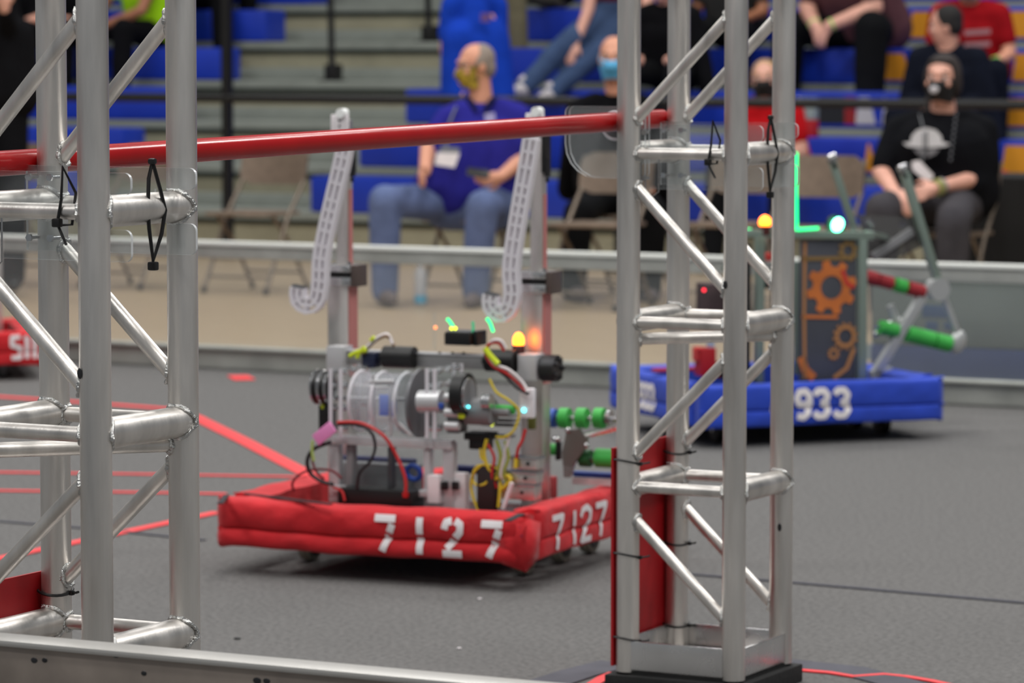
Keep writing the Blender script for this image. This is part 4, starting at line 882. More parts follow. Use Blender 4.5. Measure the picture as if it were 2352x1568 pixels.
# ================================================================== CHAIRS
def chair(label, u, v, Y, turn=0., grp='brown folding chairs'):
    p = P(u, v, Y); base = V((p.x, p.y, 0))              # seat centre seen at u,v
    t, M = thing('folding_chair', label, 'chair', base, -TH+turn, grp)
    mb = MB(); mb.box((0, -.02, .445), (.40, .39, .022), bev=.01); mb.build('seat', CHBR, t)
    n = 14; vs = []
    for j in (0, 1):
        for i in range(n):
            a_ = i/(n-1)*2-1; yy = .215-.04*(1-a_*a_)*-1
            for (zz, rr) in ((.60, 1), (.82, 1)):
                dz = -.05*max(0, abs(a_)-.75)/.25 if zz > .7 else .04*max(0, abs(a_)-.75)/.25
                vs.append(V((a_*.215, yy+j*.012+(.82-zz)*-.12, zz+dz)))
    fs = []
    for i in range(n-1):
        a_, b_ = 2*i, 2*n+2*i
        fs += [(a_, a_+2, a_+3, a_+1), (b_, b_+1, b_+3, b_+2), (a_, b_, b_+2, a_+2), (a_+1, a_+3, b_+3, b_+1)]
    fs += [(0, 1, 2*n+1, 2*n), (2*n-2, 4*n-2, 4*n-1, 2*n-1)]
    mb = MB(); mb.faces(vs, fs); mb.build('backrest', CHBR, t)
    for s_ in (-1, 1):
        mb = MB(); mb.tube([(s_*.205, .25, .80), (s_*.205, .20, .62), (s_*.205, .02, .42), (s_*.205, -.22, .01)], .012, 8); mb.build('front_leg', CHLEG, t)
        mb = MB(); mb.tube([(s_*.185, -.10, .43), (s_*.185, .10, .25), (s_*.185, .27, .01)], .011, 8); mb.build('rear_leg', CHLEG, t)
        mb = MB(); mb.cyl((s_*.205, -.222, .0), (s_*.205, -.215, .03), .016, 8); mb.cyl((s_*.185, .272, .0), (s_*.185, .262, .03), .015, 8); mb.build('rubber_tip', BLACK, t)
    mb = MB(); mb.cyl((-.205, -.17, .09), (.205, -.17, .09), .008, 8); mb.build('stretcher', CHLEG, t)
    mb = MB(); mb.cyl((-.185, .215, .10), (.185, .215, .10), .008, 8); mb.build('stretcher', CHLEG, t)
    return t
chair('empty brown folding chair seen between the tubes of the left truss', 300, 470, 21.4)
chair('empty brown folding chair right of the left truss, behind the rung', 585, 483, 21.0)
chair('empty brown folding chair half hidden by the left frame edge', 5, 470, 21.6)
chair('brown folding chair under the man in the violet polo', 1085, 502, 20.25)
chair('empty brown folding chair right of the man in the violet polo', 1375, 512, 19.7)
chair('empty brown folding chair behind the green strip of the blue robot', 1860, 518, 19.2)
chair('empty brown folding chair seen through the right truss', 1680, 508, 19.7)
chair('brown folding chair under the woman in the black shirt', 2170, 520, 18.75)
# black draped table at the right edge
q = P(2500, 600, 19.3)
t, M = thing('draped_table', 'long table under a black drape at the right frame edge', 'table', (q.x, q.y, 0), -TH)
mb = MB(); mb.box((.1, 0, .70), (1.75, .7, .03), bev=.008); mb.build('tabletop', CURT, t)
mb = MB(); n = 60; vs = []
for i in range(n+1):
    x = -.775+1.75*i/n; yy = -.36-.02*math.sin(i*1.3)-.01*math.sin(i*.47)
    vs += [V((x, -.352, .70)), V((x, yy, .01))]
mb.faces(vs, [(2*i, 2*i+1, 2*i+3, 2*i+2) for i in range(n)])
vs = []
for i in range(21): yy = -.35+.7*i/20; vs += [V((-.777, yy, .70)), V((-.785-.015*math.sin(i*1.5), yy, .01))]
mb.faces(vs, [(2*i, 2*i+1, 2*i+3, 2*i+2) for i in range(20)]); mb.build('drape', CURT, t)
# blue painted border on the court floor
bx0, bx1 = pl(FR, 1960, 820, YF+.9).x, pl(FR, 2800, 820, YF+.9).x
slab('trim_1', bx0, bx1, YF+.35, YF+1.75, -.0038, -.001, mat('blue_court_paint', (34, 58, 128), .4))
slab('trim_2', bx0-.6, bx1, YF+1.75, YF+3.0, -.0038, -.001, mat('slate_court_paint', (96, 104, 104), .4))
# water bottles
def bottle(label, u, v, Y, col, sc_=1.):
    p = P(u, v, Y); t, M = thing('water_bottle', label, 'bottle', (p.x, p.y, 0))
    mb = MB(); mb.lathe([(.028, .004), (.034, .012), (.034, .16), (.031, .185), (.014, .215), (.013, .23)], n=16); mb.build('bottle_body', mat('clear_bottle', (214, 218, 226), .15, clear=.5), t)
    mb = MB(); mb.lathe([(.0345, .015 if sc_ == 1 else .08), (.0345, .055 if sc_ == 1 else .14)], n=16); mb.build('bottle_label', mat('cyan_label' if sc_ == 1 else 'blue_label', col, .5), t)
    mb = MB(); mb.lathe([(.015, .225), (.015, .245)], n=12); mb.build('bottle_cap', WHITE, t)
bottle('clear water bottle with a cyan label standing left of the seated man\'s shoe', 966, 690, 19.85, (70, 160, 196))
bottle('clear water bottle with a blue label near the left frame edge', 12, 640, 21.3, (110, 140, 190), .9)
bottle('clear water bottle with a blue label at the left frame edge, right of another one', 32, 640, 21.4, (110, 140, 190), .8)

# ================================================================== PEOPLE
def skinm(n, c): return mat(n, c, .55, var=.05, scale=20)
SK1 = skinm('fair_skin', (214, 152, 124)); SK2 = skinm('pale_skin', (222, 166, 146)); SK3 = skinm('brown_skin', (150, 96, 66))
def cloth(n, c): return mat(n, c, .95, var=.14, scale=9, bump=.5, bscale=14, spec=.12)
def person(label, J, skin, shirt, pants, shoe=BLACK, hair=None, hstyle='short', mask=None, sleeve=.62, voxel=.011, build=1., torso=1., grp=None, fingers=True, look=None, headonly=False, brow=True, sockets=True):
    """J: world joint positions; one continuous body, clothes and hair as its children"""
    base = V((J['pel'].x, J['pel'].y, 0)) if 'base' not in J else J['base']
    t, M = thing('person', label, 'person', base, 0, grp)
    q = {k: v-base for k, v in J.items() if isinstance(v, V)}
    H = q['head']; f = (look or V((0, -1, 0))).normalized(); up = (H-q['neck']).normalized()*.5+V((0, 0, 1)); up.normalize()
    rt = f.cross(up).normalized(); up = rt.cross(f).normalized()
    HM = Mx((rt, f, up)).transposed().to_3x3()          # head axes: x right, y forward, z up
    def hp(x, y, z): return H+HM@V((x, y, z))
    b = build; mb = MB()
    mb.ball(hp(0, -.010, .030), (.078, .096, .092), HM, 18, 12); mb.ball(hp(0, .022, -.035), (.062, .072, .085), HM, 18, 12)
    mb.ball(hp(0, .055, -.085), (.034, .036, .034), HM); mb.ball(hp(0, .095, -.015), (.013, .022, .026), HM, 10, 8); mb.ball(hp(0, .10, -.03), (.017, .017, .013), HM, 10, 8)
    mb.ball(hp(0, .080, .030), (.052, .022, .013), HM); mb.ball(hp(0, .082, -.062), (.026, .016, .009), HM)
    for s_ in (-1, 1):
        mb.ball(hp(s_*.080, -.012, -.01), (.010, .020, .032), HM, 10, 8); mb.ball(hp(s_*.042, .068, -.022), (.026, .022, .022), HM)
    mb.cone(hp(0, -.018, -.04), .058, q['neck'], .060*b); mb.cone(q['neck'], .056, q['chest'], .08)
    S = [q['ls'], q['rs']]
    mb.cone(q['ls'], .062*b, q['rs'], .062*b); mb.cone(q['chest'], .09*b, q['pel'], .10*b); mb.cone((q['ls']+q['chest'])/2, .07*b, q['pel'], .08*b); mb.cone((q['rs']+q['chest'])/2, .07*b, q['pel'], .08*b)
    mb.cone(q['lh'], .095*b, q['rh'], .095*b)
    for s_ in 'lr':
        sh, el, wr, ha = q[s_+'s'], q[s_+'e'], q[s_+'w'], q[s_+'x']
        mb.cone(sh, .055*b, el, .042*b); mb.cone(el, .042*b, wr, .029*b)
        d = (ha-wr); d = d.normalized() if d.length > 1e-4 else (wr-el).normalized()
        sd = d.cross(f if abs(d.dot(f)) < .9 else V((0, 0, 1))).normalized(); nn = sd.cross(d).normalized()
        if nn.z > 0: nn = -nn
        pc = wr+d*.048; BM_ = Mx((sd, nn, d)).transposed().to_3x3()
        mb.ball(pc, (.041, .017, .052), BM_, 12, 9); mb.cone(wr, .027, pc, .026)
        if fingers:
            for i, (ox, L_) in enumerate(((-.033, .070), (-.011, .080), (.011, .075), (.032, .058))):
                a0 = pc+sd*ox+d*.042; cur = d; pr = .0095
                for j in range(3):
                    cur = (cur*math.cos(R(24))+nn*math.sin(R(24))).normalized(); a1 = a0+cur*L_*(.42, .32, .26)[j]; mb.cone(a0, pr, a1, pr*.9); a0 = a1; pr *= .9
            s2 = -1 if s_ == 'l' else 1
            a0 = wr+d*.02+sd*s2*.030; a1 = a0+(d*.6+sd*s2*.6+nn*.3).normalized()*.042; mb.cone(a0, .013, a1, .011); mb.cone(a1, .011, a1+(d*.9+nn*.4).normalized()*.032, .009)
        hp_, kn, an = q[s_+'h'], q[s_+'k'], q[s_+'a']
        mb.cone(hp_, .085*b, kn, .058*b); mb.cone(kn, .057*b, an, .040*b); mb.cone(kn.lerp(an, .3), .058*b, kn.lerp(an, .7), .042*b)
        mb.cone(an, .036, an.lerp(q[s_+'t'], .25)+V((0, 0, -.03)), .024)
    mb.build('body', skin, t, voxel=voxel)
    # shirt
    mb = MB(); B = b*1.0; o = .016
    fwd = V((f.x, f.y, 0)).normalized() if abs(f.z) < .95 else V((0, -1, 0))
    mb.cone(q['ls'], .068*B, q['rs'], .068*B); mb.cone(q['neck']-up*.012, .066, q['chest'], .13*B)
    hips = q['pel']+V((0, 0, .03)); ax = (q['rs']-q['ls']).normalized()
    for s_ in (-1, 0, 1): mb.cone(q['chest']+ax*s_*.085*B*torso, .128*B*torso, hips+ax*s_*.095*B*torso, .140*B*torso)
    if torso > 1.1:
        kf = (q['lk']+q['rk'])/2-q['pel']; kf.z = 0; kf.normalize(); hc = q['pel']+kf*.10+V((0, 0, .07)); mb.cone(hc-ax*.17, .105, hc+ax*.17, .105)
    for s_ in 'lr':
        sh, el = q[s_+'s'], q[s_+'e']; mid = sh.lerp(el, sleeve); mb.cone(q['neck'].lerp(sh, .55), .062*B, sh, .07*B); mb.cone(sh, .072*B, mid, .064*B)
        if sleeve > 1: mb.cone(el, .060*B, el.lerp(q[s_+'w'], min(sleeve-1, 1)*.97), .045*B)
    mb.build('shirt', shirt, t, voxel=.014)
    mb = MB(); mb.cone(q['lh'], .115*B*torso, q['rh'], .115*B*torso); mb.cone(q['pel']+V((0, 0, -.01)), .125*B*torso, q['pel']+V((0, 0, -.02)), .125*B*torso)
    for s_ in 'lr':
        hp_, kn, an = q[s_+'h'], q[s_+'k'], q[s_+'a']; mb.cone(hp_, .097*B, kn, .078*B); mb.cone(kn, .082*B, an+V((0, 0, -.03)), .066*B); mb.cone(kn, .080*B, kn.lerp(an, .5), .076*B)
    mb.build('trousers', pants, t, voxel=.014)
    for s_ in 'lr':
        an, to = q[s_+'a'], q[s_+'t']; d = to-an; d.z = 0; d = d.normalized() if d.length > 1e-4 else fwd; h_ = V((an.x, an.y, min(an.z-.05, to.z+.005)))
        mb = MB(); mb.cone(h_-d*.045, .046, h_+d*.06, .047); mb.cone(h_+d*.06, .043, h_+d*.165, .035); mb.cone(h_, .042, V((an.x, an.y, an.z+.005)), .050)
        mb.build('shoe', shoe, t, voxel=.012)
    if hair:
        mb = MB()
        if hstyle == 'short':
            mb.ball(hp(0, -.022, .040), (.084, .094, .090), HM, 18, 12); mb.ball(hp(0, -.045, -.005), (.080, .066, .075), HM, 18, 12)
            for s_ in (-1, 1): mb.ball(hp(s_*.072, -.02, .025), (.014, .04, .045), HM)
        elif hstyle == 'receding':
            mb.ball(hp(0, -.036, .038), (.083, .080, .084), HM, 18, 12); mb.ball(hp(0, -.058, -.012), (.078, .055, .068), HM, 18, 12)
            for s_ in (-1, 1): mb.ball(hp(s_*.070, -.015, .022), (.014, .045, .042), HM)
        elif hstyle == 'long':
            mb.ball(hp(0, -.026, .042), (.090, .098, .092), HM, 18, 12); mb.ball(hp(0, -.05, -.02), (.094, .07, .11), HM, 18, 12)
            for s_ in (-1, 1): mb.ball(hp(s_*.078, -.015, .0), (.020, .045, .075), HM)
            mb.cone(hp(.05, -.09, -.02), .045, hp(.085, -.06, -.20), .03); mb.ball(hp(0, .045, .092), (.065, .03, .020), HM)
        mb.build('hair', hair, t, voxel=.009)
    for s_ in (-1, 1):
        mb = MB(); mb.mi = 0; mb.ball(hp(s_*.031, .078, .008), (.0135, .010, .0085), HM, 12, 8); mb.mi = 1; mb.ball(hp(s_*.031, .0845, .008), (.006, .005, .006), HM, 10, 6); mb.build('eye', [mat('eye_white', (230, 226, 222), .3), mat('iris_brown', (50, 36, 28), .3)], t)
        mb = MB(); mb.tube([hp(s_*.014, .092, .030), hp(s_*.032, .090, .036), hp(s_*.052, .076, .030)], .0045, 6); mb.build('eyebrow', hair or mat('grey_hair', (140, 128, 118), .9), t)
    mb = MB(); mb.tube([hp(-.024, .089, -.062), hp(0, .098, -.061), hp(.024, .089, -.062)], .0055, 8); mb.build('lips', mat('lips', (178, 104, 96), .5), t)
    if mask:
        mm = mask if isinstance(mask, (list, tuple)) else [mask]
        mb = MB(); n, m_ = 16, 9; vs = []
        for j in range(m_):
            w_ = j/(m_-1); z = -.008-.100*w_; rad = .100-.018*abs(w_-.35)*2 if w_ < .9 else .088
            for i in range(n+1):
                a_ = R(-78+156*i/n); x = math.sin(a_)*(.076-.012*w_); y = math.cos(a_)*(rad+.030*(1-abs(w_-.3)*1.3)*max(0, math.cos(a_))**2)+.005-.008*w_; vs.append(hp(x, y, z+.012*math.sin(a_)**2*(1-2*w_)))
        mb.faces(vs, [(j*(n+1)+i, j*(n+1)+i+1, (j+1)*(n+1)+i+1, (j+1)*(n+1)+i) for j in range(m_-1) for i in range(n)])
        o = mb.build('face_mask', mm[0], t, ang=180); sd_ = o.modifiers.new('t', 'SOLIDIFY'); sd_.thickness = .003
        for s_ in (-1, 1):
            mb = MB(); mb.tube([hp(s_*.072, .025, -.02), hp(s_*.082, -.005, .022), hp(s_*.086, -.03, .0), hp(s_*.080, -.01, -.04), hp(s_*.070, .022, -.075)], .0025, 6); mb.build('ear_loop', mm[0], o)
        if len(mm) > 1:
            mb = MB(); mb.ball(hp(.0, .142, -.052), (.024, .006, .020), HM); mb.build('mask_print', mm[1], o)
    return t, base, hp
def flat_on(parent, base, pts, m, name, thick=.004, lab=None):
    """small flat item given by world corner points"""
    mb = MB(); q = [V(p)-base for p in pts]; n_ = (q[1]-q[0]).cross(q[2]-q[0]).normalized()*thick; k = len(q)
    mb.faces(q+[v+n_ for v in q], [tuple(range(k)), tuple(range(2*k-1, k-1, -1))]+[(i, i+k, (i+1) % k+k, (i+1) % k) for i in range(k)]); return mb.build(name, m, parent, smooth=False, label=lab)
# --- man in the violet polo
Y = 20.15
JM = dict(pel=P(1082, 445, Y+.02), chest=P(1092, 330, Y), neck=P(1104, 232, Y), head=P(1092, 152, Y-.02), ls=P(1030, 276, Y-.06), rs=P(1188, 268, Y+.04),
          le=P(984, 340, Y-.10), lw=P(976, 394, Y-.34), lx=P(962, 412, Y-.44), re=P(1204, 362, Y), rw=P(1150, 406, Y-.30), rx=P(1118, 411, Y-.38),
          lh=P(1030, 466, Y), rh=P(1136, 468, Y), lk=P(884, 462, Y-.36), rk=P(1108, 474, Y-.44), la=P(884, 655, Y-.30), ra=P(1092, 655, Y-.36), lt=P(900, 688, Y-.45), rt=P(1080, 694, Y-.50), base=V((P(1085, 500, Y-.2).x, Y-.2, 0)))
t, bs, hp = person('seated man in a violet polo and jeans looking left, with a patterned face mask', JM, SK1, cloth('violet_polo', (44, 42, 136)), cloth('blue_jeans', (96, 110, 148)), mat('grey_shoe', (96, 84, 84), .8), mat('grey_hair', (140, 128, 118), .9), 'receding', mask=[mat('gold_black_mask', (150, 128, 40), .9, var=.9, scale=28)], voxel=.0085, build=1.12, torso=1.18, look=V((-.93, -.36, -.10)))
mb = MB(); nk = JM['neck']-bs
for s_ in (-1, 1): mb.tube([nk+V((s_*.075, .02, .015)), nk+V((s_*.06, -.06, .0)), nk+V((s_*.02, -.10, -.055))], [.016, .018, .010], 8)
mb.build('collar', cloth('dark_collar', (26, 26, 62)), t)
dY = Y-.27
wire([P(1048, 245, Y-.10)-bs, P(1030, 290, Y-.20)-bs, P(1026, 330, dY)-bs, P(1028, 345, dY-.02)-bs], .006, mat('grey_lanyard', (110, 112, 116), .8), 'lanyard', t)
flat_on(t, bs, [P(1012, 336, dY-.03), P(1056, 340, dY-.03), P(1054, 352, dY-.03), P(1010, 350, dY-.03)], mat('badge_holder', (120, 124, 130), .5), 'badge_clip', .006)
flat_on(t, bs, [P(1003, 350, dY-.04), P(1056, 352, dY-.04), P(1044, 385, dY-.04), P(998, 378, dY-.04)], WHITE, 'name_badge', .006)
flat_on(t, bs, [P(1112, 262, Y-.165), P(1136, 258, Y-.165), P(1138, 276, Y-.165), P(1130, 284, Y-.165), P(1116, 284, Y-.165)], mat('pale_embroidery', (170, 166, 210), .9), 'shirt_emblem', .004)
mb = MB(); mb.tube([hp(-.045, .098, .012), hp(-.02, .103, .012), hp(.02, .103, .012), hp(.045, .098, .012), hp(.078, .06, .012), hp(.080, -.005, .010)], .003, 6); mb.tube([hp(-.045, .098, .012), hp(-.078, .06, .012), hp(-.080, -.005, .010)], .003, 6); mb.build('eyeglasses', DKMET, t)
p = P(1098, 397, Y-.45); mb = MB(); mb.box((0, 0, 0), (.12, .07, .012), Mx.Rotation(R(8), 3, 'Y')@Mx.Rotation(R(35), 3, 'X'), bev=.005); o = mb.build('phone', BLACK); o.location = p; tag(o, 'black phone held by the man in the violet polo', 'phone')
# --- woman in the black shirt
Y = 18.7
SKW = cloth('black_tee', (14, 15, 19))
JW = dict(pel=P(2165, 448, Y+.05), chest=P(2160, 340, Y), neck=P(2166, 256, Y+.01), head=P(2164, 182, Y-.05), ls=P(2064, 300, Y), rs=P(2258, 300, Y+.02),
          le=P(2024, 394, Y-.06), lw=P(2056, 446, Y-.34), lx=P(2080, 474, Y-.42), re=P(2270, 402, Y), rw=P(2150, 432, Y-.30), rx=P(2112, 444, Y-.36),
          lh=P(2110, 458, Y), rh=P(2200, 460, Y), lk=P(2026, 482, Y-.42), rk=P(2190, 510, Y-.46), la=P(2030, 690, Y-.35), ra=P(2185, 700, Y-.4), lt=P(2020, 712, Y-.5), rt=P(2170, 722, Y-.55), base=V((P(2165, 500, Y-.2).x, Y-.2, 0)))
t, bs, hp = person('seated woman in a black shirt with a white print and a black face mask', JW, SK2, SKW, cloth('charcoal_trousers', (66, 64, 68)), BLACK, mat('dark_brown_hair', (40, 32, 30), .8), 'long', mask=[mat('black_mask', (18, 17, 18), .9), mat('pale_mask_print', (190, 186, 190), .8)], sleeve=.80, voxel=.0085, build=1.1, torso=1.15, look=V((-.38, -.92, .02)))
fy = Y-.205
def shirt_poly(pts, m, dy=0, nm='shirt_print'): return flat_on(t, bs, [P(u, v, fy-dy) for u, v in pts], m, nm, .003)
PRW = mat('white_shirt_print', (206, 204, 206), .8); PRG = mat('grey_shirt_print', (120, 118, 122), .8)
dome = [(2098+(u_-2098), v_) for u_, v_ in ((2090, 334), (2094, 312), (2106, 299), (2128, 293), (2150, 299), (2162, 312), (2166, 334))]
shirt_poly(dome, PRW, .012); shirt_poly([(2074, 328), (2092, 326), (2166, 326), (2182, 330), (2172, 336), (2140, 339), (2110, 339), (2084, 336)], PRW, .013)
shirt_poly([(2098, 342), (2158, 342), (2148, 354), (2130, 362), (2108, 354)], PRG, .012); shirt_poly([(2127, 300), (2130, 300), (2130, 360), (2127, 360)], BLACK, .017, 'print_line')
wire([P(2112, 262, Y-.10)-bs, P(2122, 310, fy-.02)-bs, P(2118, 372, fy-.04)-bs], .004, mat('grey_lanyard', (110, 112, 116), .8), 'lanyard', t)
for i in range(9):
    p = P(2196-i*1.6, 262+i*13, Y-.10-.012*min(i, 9))-bs; mb = MB(); mb.box(p, (.012, .006, .016), bev=.002); mb.build('lanyard_print', mat('grey_bead', (104, 106, 112), .8), t)
flat_on(t, bs, [P(2094, 372, fy-.06), P(2112, 368, fy-.06), P(2144, 402, fy-.06), P(2142, 412, fy-.06), P(2124, 414, fy-.06), P(2096, 390, fy-.06)], WHITE, 'name_badge', .006)
d = (JW['rx']-JW['rw']).normalized(); c_ = JW['rw']-bs-d*.01
for i, m in enumerate((mat('green_wristband', (132, 150, 84), .6), mat('tan_wristband', (180, 150, 100), .6), mat('green_wristband', (132, 150, 84), .6), mat('grey_wristband', (150, 140, 150), .6))):
    mb = MB(); mb.torus(c_-d*(.014*i-.01), d, .036, .007, 20, 8); mb.build('wristband', m, t)
# --- spectators on the benches
def seated(label, u, k, pose='lap', off=0., turn=0., skin=SK2, shirt=None, pants=None, hair=None, hstyle='short', mask=None, sc_=1., look=None, sleeve=.6, lean=.1, shoe=BLACK, splay=.1, fingers=False, feet=None, build=1.):
    q = pl(FR, u, 93+(CH-Z0-RZ*k-.3)*330, YB+k*RD+.13); w0 = FR@V((q.x, YB+k*RD+.13, 0)); zs = Z0+RZ*k+.245
    M3 = Mx.Rotation(-TH+turn, 3, 'Z'); s = sc_
    def L(x, y, z): return w0+M3@V((x, y, 0))+V((0, 0, zs+z*s))
    zf = Z0+RZ*(k-1)+.08 if k > 0 else .08; zf = zf-zs
    J = dict(pel=L(0, .03, .11), chest=L(0, .0-lean*.5, .38), neck=L(0, .0-lean, .56), head=L(0, -.03-lean*1.2, .70), ls=L(-.185*s, -lean, .49), rs=L(.185*s, -lean, .49),
             lh=L(-.09*s, .02, .10), rh=L(.09*s, .02, .10), lk=L(-.11-splay, -.40*s, .13), rk=L(.11+splay, -.40*s, .13))
    fy_ = -.44 if feet is None else feet
    J['la'] = L(-.12-splay, fy_, 0); J['la'].z = zs+zf; J['ra'] = L(.12+splay, fy_, 0); J['ra'].z = zs+zf
    J['lt'] = J['la']+M3@V((0, -.12, 0))+V((0, 0, -.05)); J['rt'] = J['ra']+M3@V((0, -.12, 0))+V((0, 0, -.05))
    if pose == 'lap':
        J.update(le=L(-.25*s, -.02-lean*.8, .22), re=L(.25*s, -.02-lean*.8, .22), lw=L(-.14, -.24, .20), rw=L(.14, -.24, .20), lx=L(-.08, -.30, .19), rx=L(.08, -.30, .19))
    elif pose == 'clasp':
        J.update(le=L(-.27*s, -.28, .26), re=L(.27*s, -.28, .26), lw=L(-.05, -.50, .14), rw=L(.06, -.50, .14), lx=L(-.01, -.53, .05), rx=L(.02, -.54, .04))
    elif pose == 'down':
        J.update(le=L(-.24*s, -.12, .24), re=L(.26*s, -.12, .24), lw=L(-.20, -.36, .18), rw=L(.20, -.36, .18), lx=L(-.17, -.42, .14), rx=L(.17, -.42, .14))
    J['base'] = V((w0.x, w0.y, 0)); globals()['LASTJ'] = J
    return person(label, J, skin, shirt, pants, shoe, hair, hstyle, mask, sleeve, .014, build, 1., 'spectators on the bleachers', fingers, look or M3@V((0, -1, -.05)))
DRK = cloth('black_clothes', (13, 13, 16)); NAV = cloth('navy_hoodie', (18, 22, 34)); REDT = cloth('dark_red_tee', (150, 18, 26)); DPT = cloth('dark_trousers', (17, 18, 20)); OLV = cloth('olive_trousers', (112, 106, 82)); KHA = cloth('khaki_trousers', (158, 150, 122)); BLP = cloth('bright_blue_polo', (22, 62, 176)); JEA = cloth('dark_jeans', (62, 80, 112)); GRT = cloth('grey_red_tee', (92, 60, 64)); CHG = cloth('charcoal_shirt', (52, 52, 52))
NEO = cloth('neon_vest', (168, 226, 34)); BRH = mat('brown_hair', (60, 44, 34), .9); BKH = mat('black_hair', (26, 24, 24), .8)
GMASK = mat('grey_mask', (120, 116, 120), .9); BMASK = mat('blue_surgical_mask', (86, 170, 216), .7); KMASK = MATS['black_mask']
GBAND = mat('lime_wristband', (132, 208, 92), .6)
def band(t, bs, side, m=GBAND):
    d = (LASTJ[side+'w']-LASTJ[side+'e']).normalized(); mb = MB(); mb.torus(LASTJ[side+'w']-bs-d*.02, d, .034, .011, 18, 8); mb.build('wristband', m, t)
Yv = 24.0
JV = dict(pel=P(1098, 232, Yv), chest=P(1092, 90, Yv), neck=P(1090, -25, Yv), head=P(1086, -92, Yv-.03), ls=P(1040, 12, Yv), rs=P(1140, 14, Yv+.1), le=P(1024, 112, Yv+.02), lw=P(1040, 188, Yv-.12), lx=P(1060, 222, Yv-.16), re=P(1146, 120, Yv+.12), rw=P(1130, 200, Yv-.05), rx=P(1124, 228, Yv-.1),
          lh=P(1072, 242, Yv), rh=P(1126, 242, Yv), lk=P(1074, 370, Yv-.03), rk=P(1128, 370, Yv-.03), la=P(1076, 470, Yv), ra=P(1128, 470, Yv), lt=P(1070, 492, Yv-.15), rt=P(1124, 492, Yv-.15))
zdeck = Z0+.085
for k_, dz in (('la', 0), ('ra', 0), ('lt', -.05), ('rt', -.05)): JV[k_].z = zdeck+dz
t, bs, hp = person('person in a bright blue polo standing behind the man in the violet polo', JV, SK1, BLP, KHA, BLACK, BRH, voxel=.012, look=V((-.6, -.8, -.1)), sleeve=.66, grp='spectators on the bleachers', build=1.08)
flat_on(t, bs, [P(1104, 30, Yv-.185), P(1126, 30, Yv-.185), P(1126, 50, Yv-.185), P(1104, 50, Yv-.185)], mat('dull_red_emblem', (104, 76, 130), .9), 'shirt_emblem', .003)
seated('spectator in olive trousers on the bench above the blue polo', 1265, 4, 'lap', shirt=DRK, pants=OLV, hair=BRH, turn=R(-35), feet=-.36)
# person in jeans leaning down with one arm
Yj = 25.2
JJ = dict(pel=P(1425, 18, Yj+.3), chest=P(1430, -60, Yj+.15), neck=P(1420, -120, Yj+.1), head=P(1410, -165, Yj+.05), ls=P(1360, -95, Yj), rs=P(1470, -95, Yj+.1), le=P(1352, 20, Yj-.1), lw=P(1322, 102, Yj-.2), lx=P(1308, 132, Yj-.24),
          re=P(1490, 0, Yj), rw=P(1450, 70, Yj-.2), rx=P(1440, 90, Yj-.25), lh=P(1400, 22, Yj+.2), rh=P(1450, 26, Yj+.25), lk=P(1315, 88, Yj-.15), rk=P(1385, 110, Yj-.1), la=P(1205, 190, Yj-.3), ra=P(1265, 205, Yj-.28), lt=P(1186, 210, Yj-.4), rt=P(1250, 222, Yj-.4))
person('spectator in dark jeans on the bleachers reaching down with one bare arm', JJ, SK2, cloth('maroon_tee', (110, 24, 34)), JEA, mat('white_shoe', (196, 190, 192), .8), BRH, mask=None, voxel=.014, look=V((-.5, -.8, -.3)), sleeve=.5, grp='spectators on the bleachers', fingers=True)
# bald man in black beside the right truss
Yb = 20.6
JB = dict(pel=P(1420, 430, Yb), chest=P(1418, 320, Yb), neck=P(1416, 216, Yb), head=P(1410, 134, Yb-.04), ls=P(1330, 256, Yb), rs=P(1500, 258, Yb), le=P(1318, 350, Yb+.1), lw=P(1400, 420, Yb+.05), lx=P(1425, 430, Yb), re=P(1520, 370, Yb), rw=P(1490, 440, Yb-.3), rx=P(1470, 452, Yb-.36),
          lh=P(1380, 450, Yb), rh=P(1460, 450, Yb), lk=P(1330, 490, Yb-.42), rk=P(1500, 490, Yb-.42), la=P(1316, 650, Yb-.35), ra=P(1490, 655, Yb-.35), lt=P(1340, 680, Yb-.5), rt=P(1500, 684, Yb-.5))
person('bald man in black with a light blue surgical mask left of the right truss', JB, SK1, DRK, DPT, mat('grey_shoe', (96, 84, 84), .8), None, mask=[BMASK], voxel=.011, build=1.08, look=V((-.15, -.98, -.05)), sleeve=1.9)
mb = MB(); 
chair('brown folding chair under the bald man in black', 1425, 500, 20.65)
o, bs, hp = seated('dark clothed spectator seen between the tubes of the right truss', 1545, 2, 'lap', shirt=DRK, pants=DPT, hair=BKH, sleeve=1.8, skin=SK2)
seated('spectator in a charcoal shirt behind the right tubes of the right truss', 1690, 3, 'down', shirt=CHG, pants=DPT, hair=BKH, skin=SK3, sleeve=.6)
seated('child in a red shirt with a black mask between the right truss tubes', 1778, 0, 'lap', shirt=cloth('bright_red_shirt', (190, 22, 30)), pants=DPT, hair=mat('blond_hair', (170, 140, 96), .9), mask=[KMASK], sc_=.92, skin=SK2, look=V((-.2, -.97, .05)))
t, bs, hp = seated('spectator with clasped hands in dark trousers right of the right truss', 1985, 3, 'clasp', shirt=GRT, pants=DPT, hair=BRH, skin=SK2, splay=.22, fingers=True, lean=.26, build=1.42, turn=R(-12)); band(t, bs, 'l'); band(t, bs, 'r')
t, bs, hp = seated('spectator in a dark red tee with a lime wristband behind the woman in black', 2232, 2, 'down', shirt=REDT, pants=NAV, hair=BRH, mask=[GMASK], skin=SK1, build=1.1, fingers=True, turn=R(12)); band(t, bs, 'r')
for v0 in (70, 98):
    flat_on(t, bs, [P(2215, v0, 22.98), P(2275, v0-4, 22.98), P(2275, v0+8, 22.98), P(2215, v0+12, 22.98)], mat('pale_tee_print', (150, 110, 116), .9), 'shirt_print', .003)
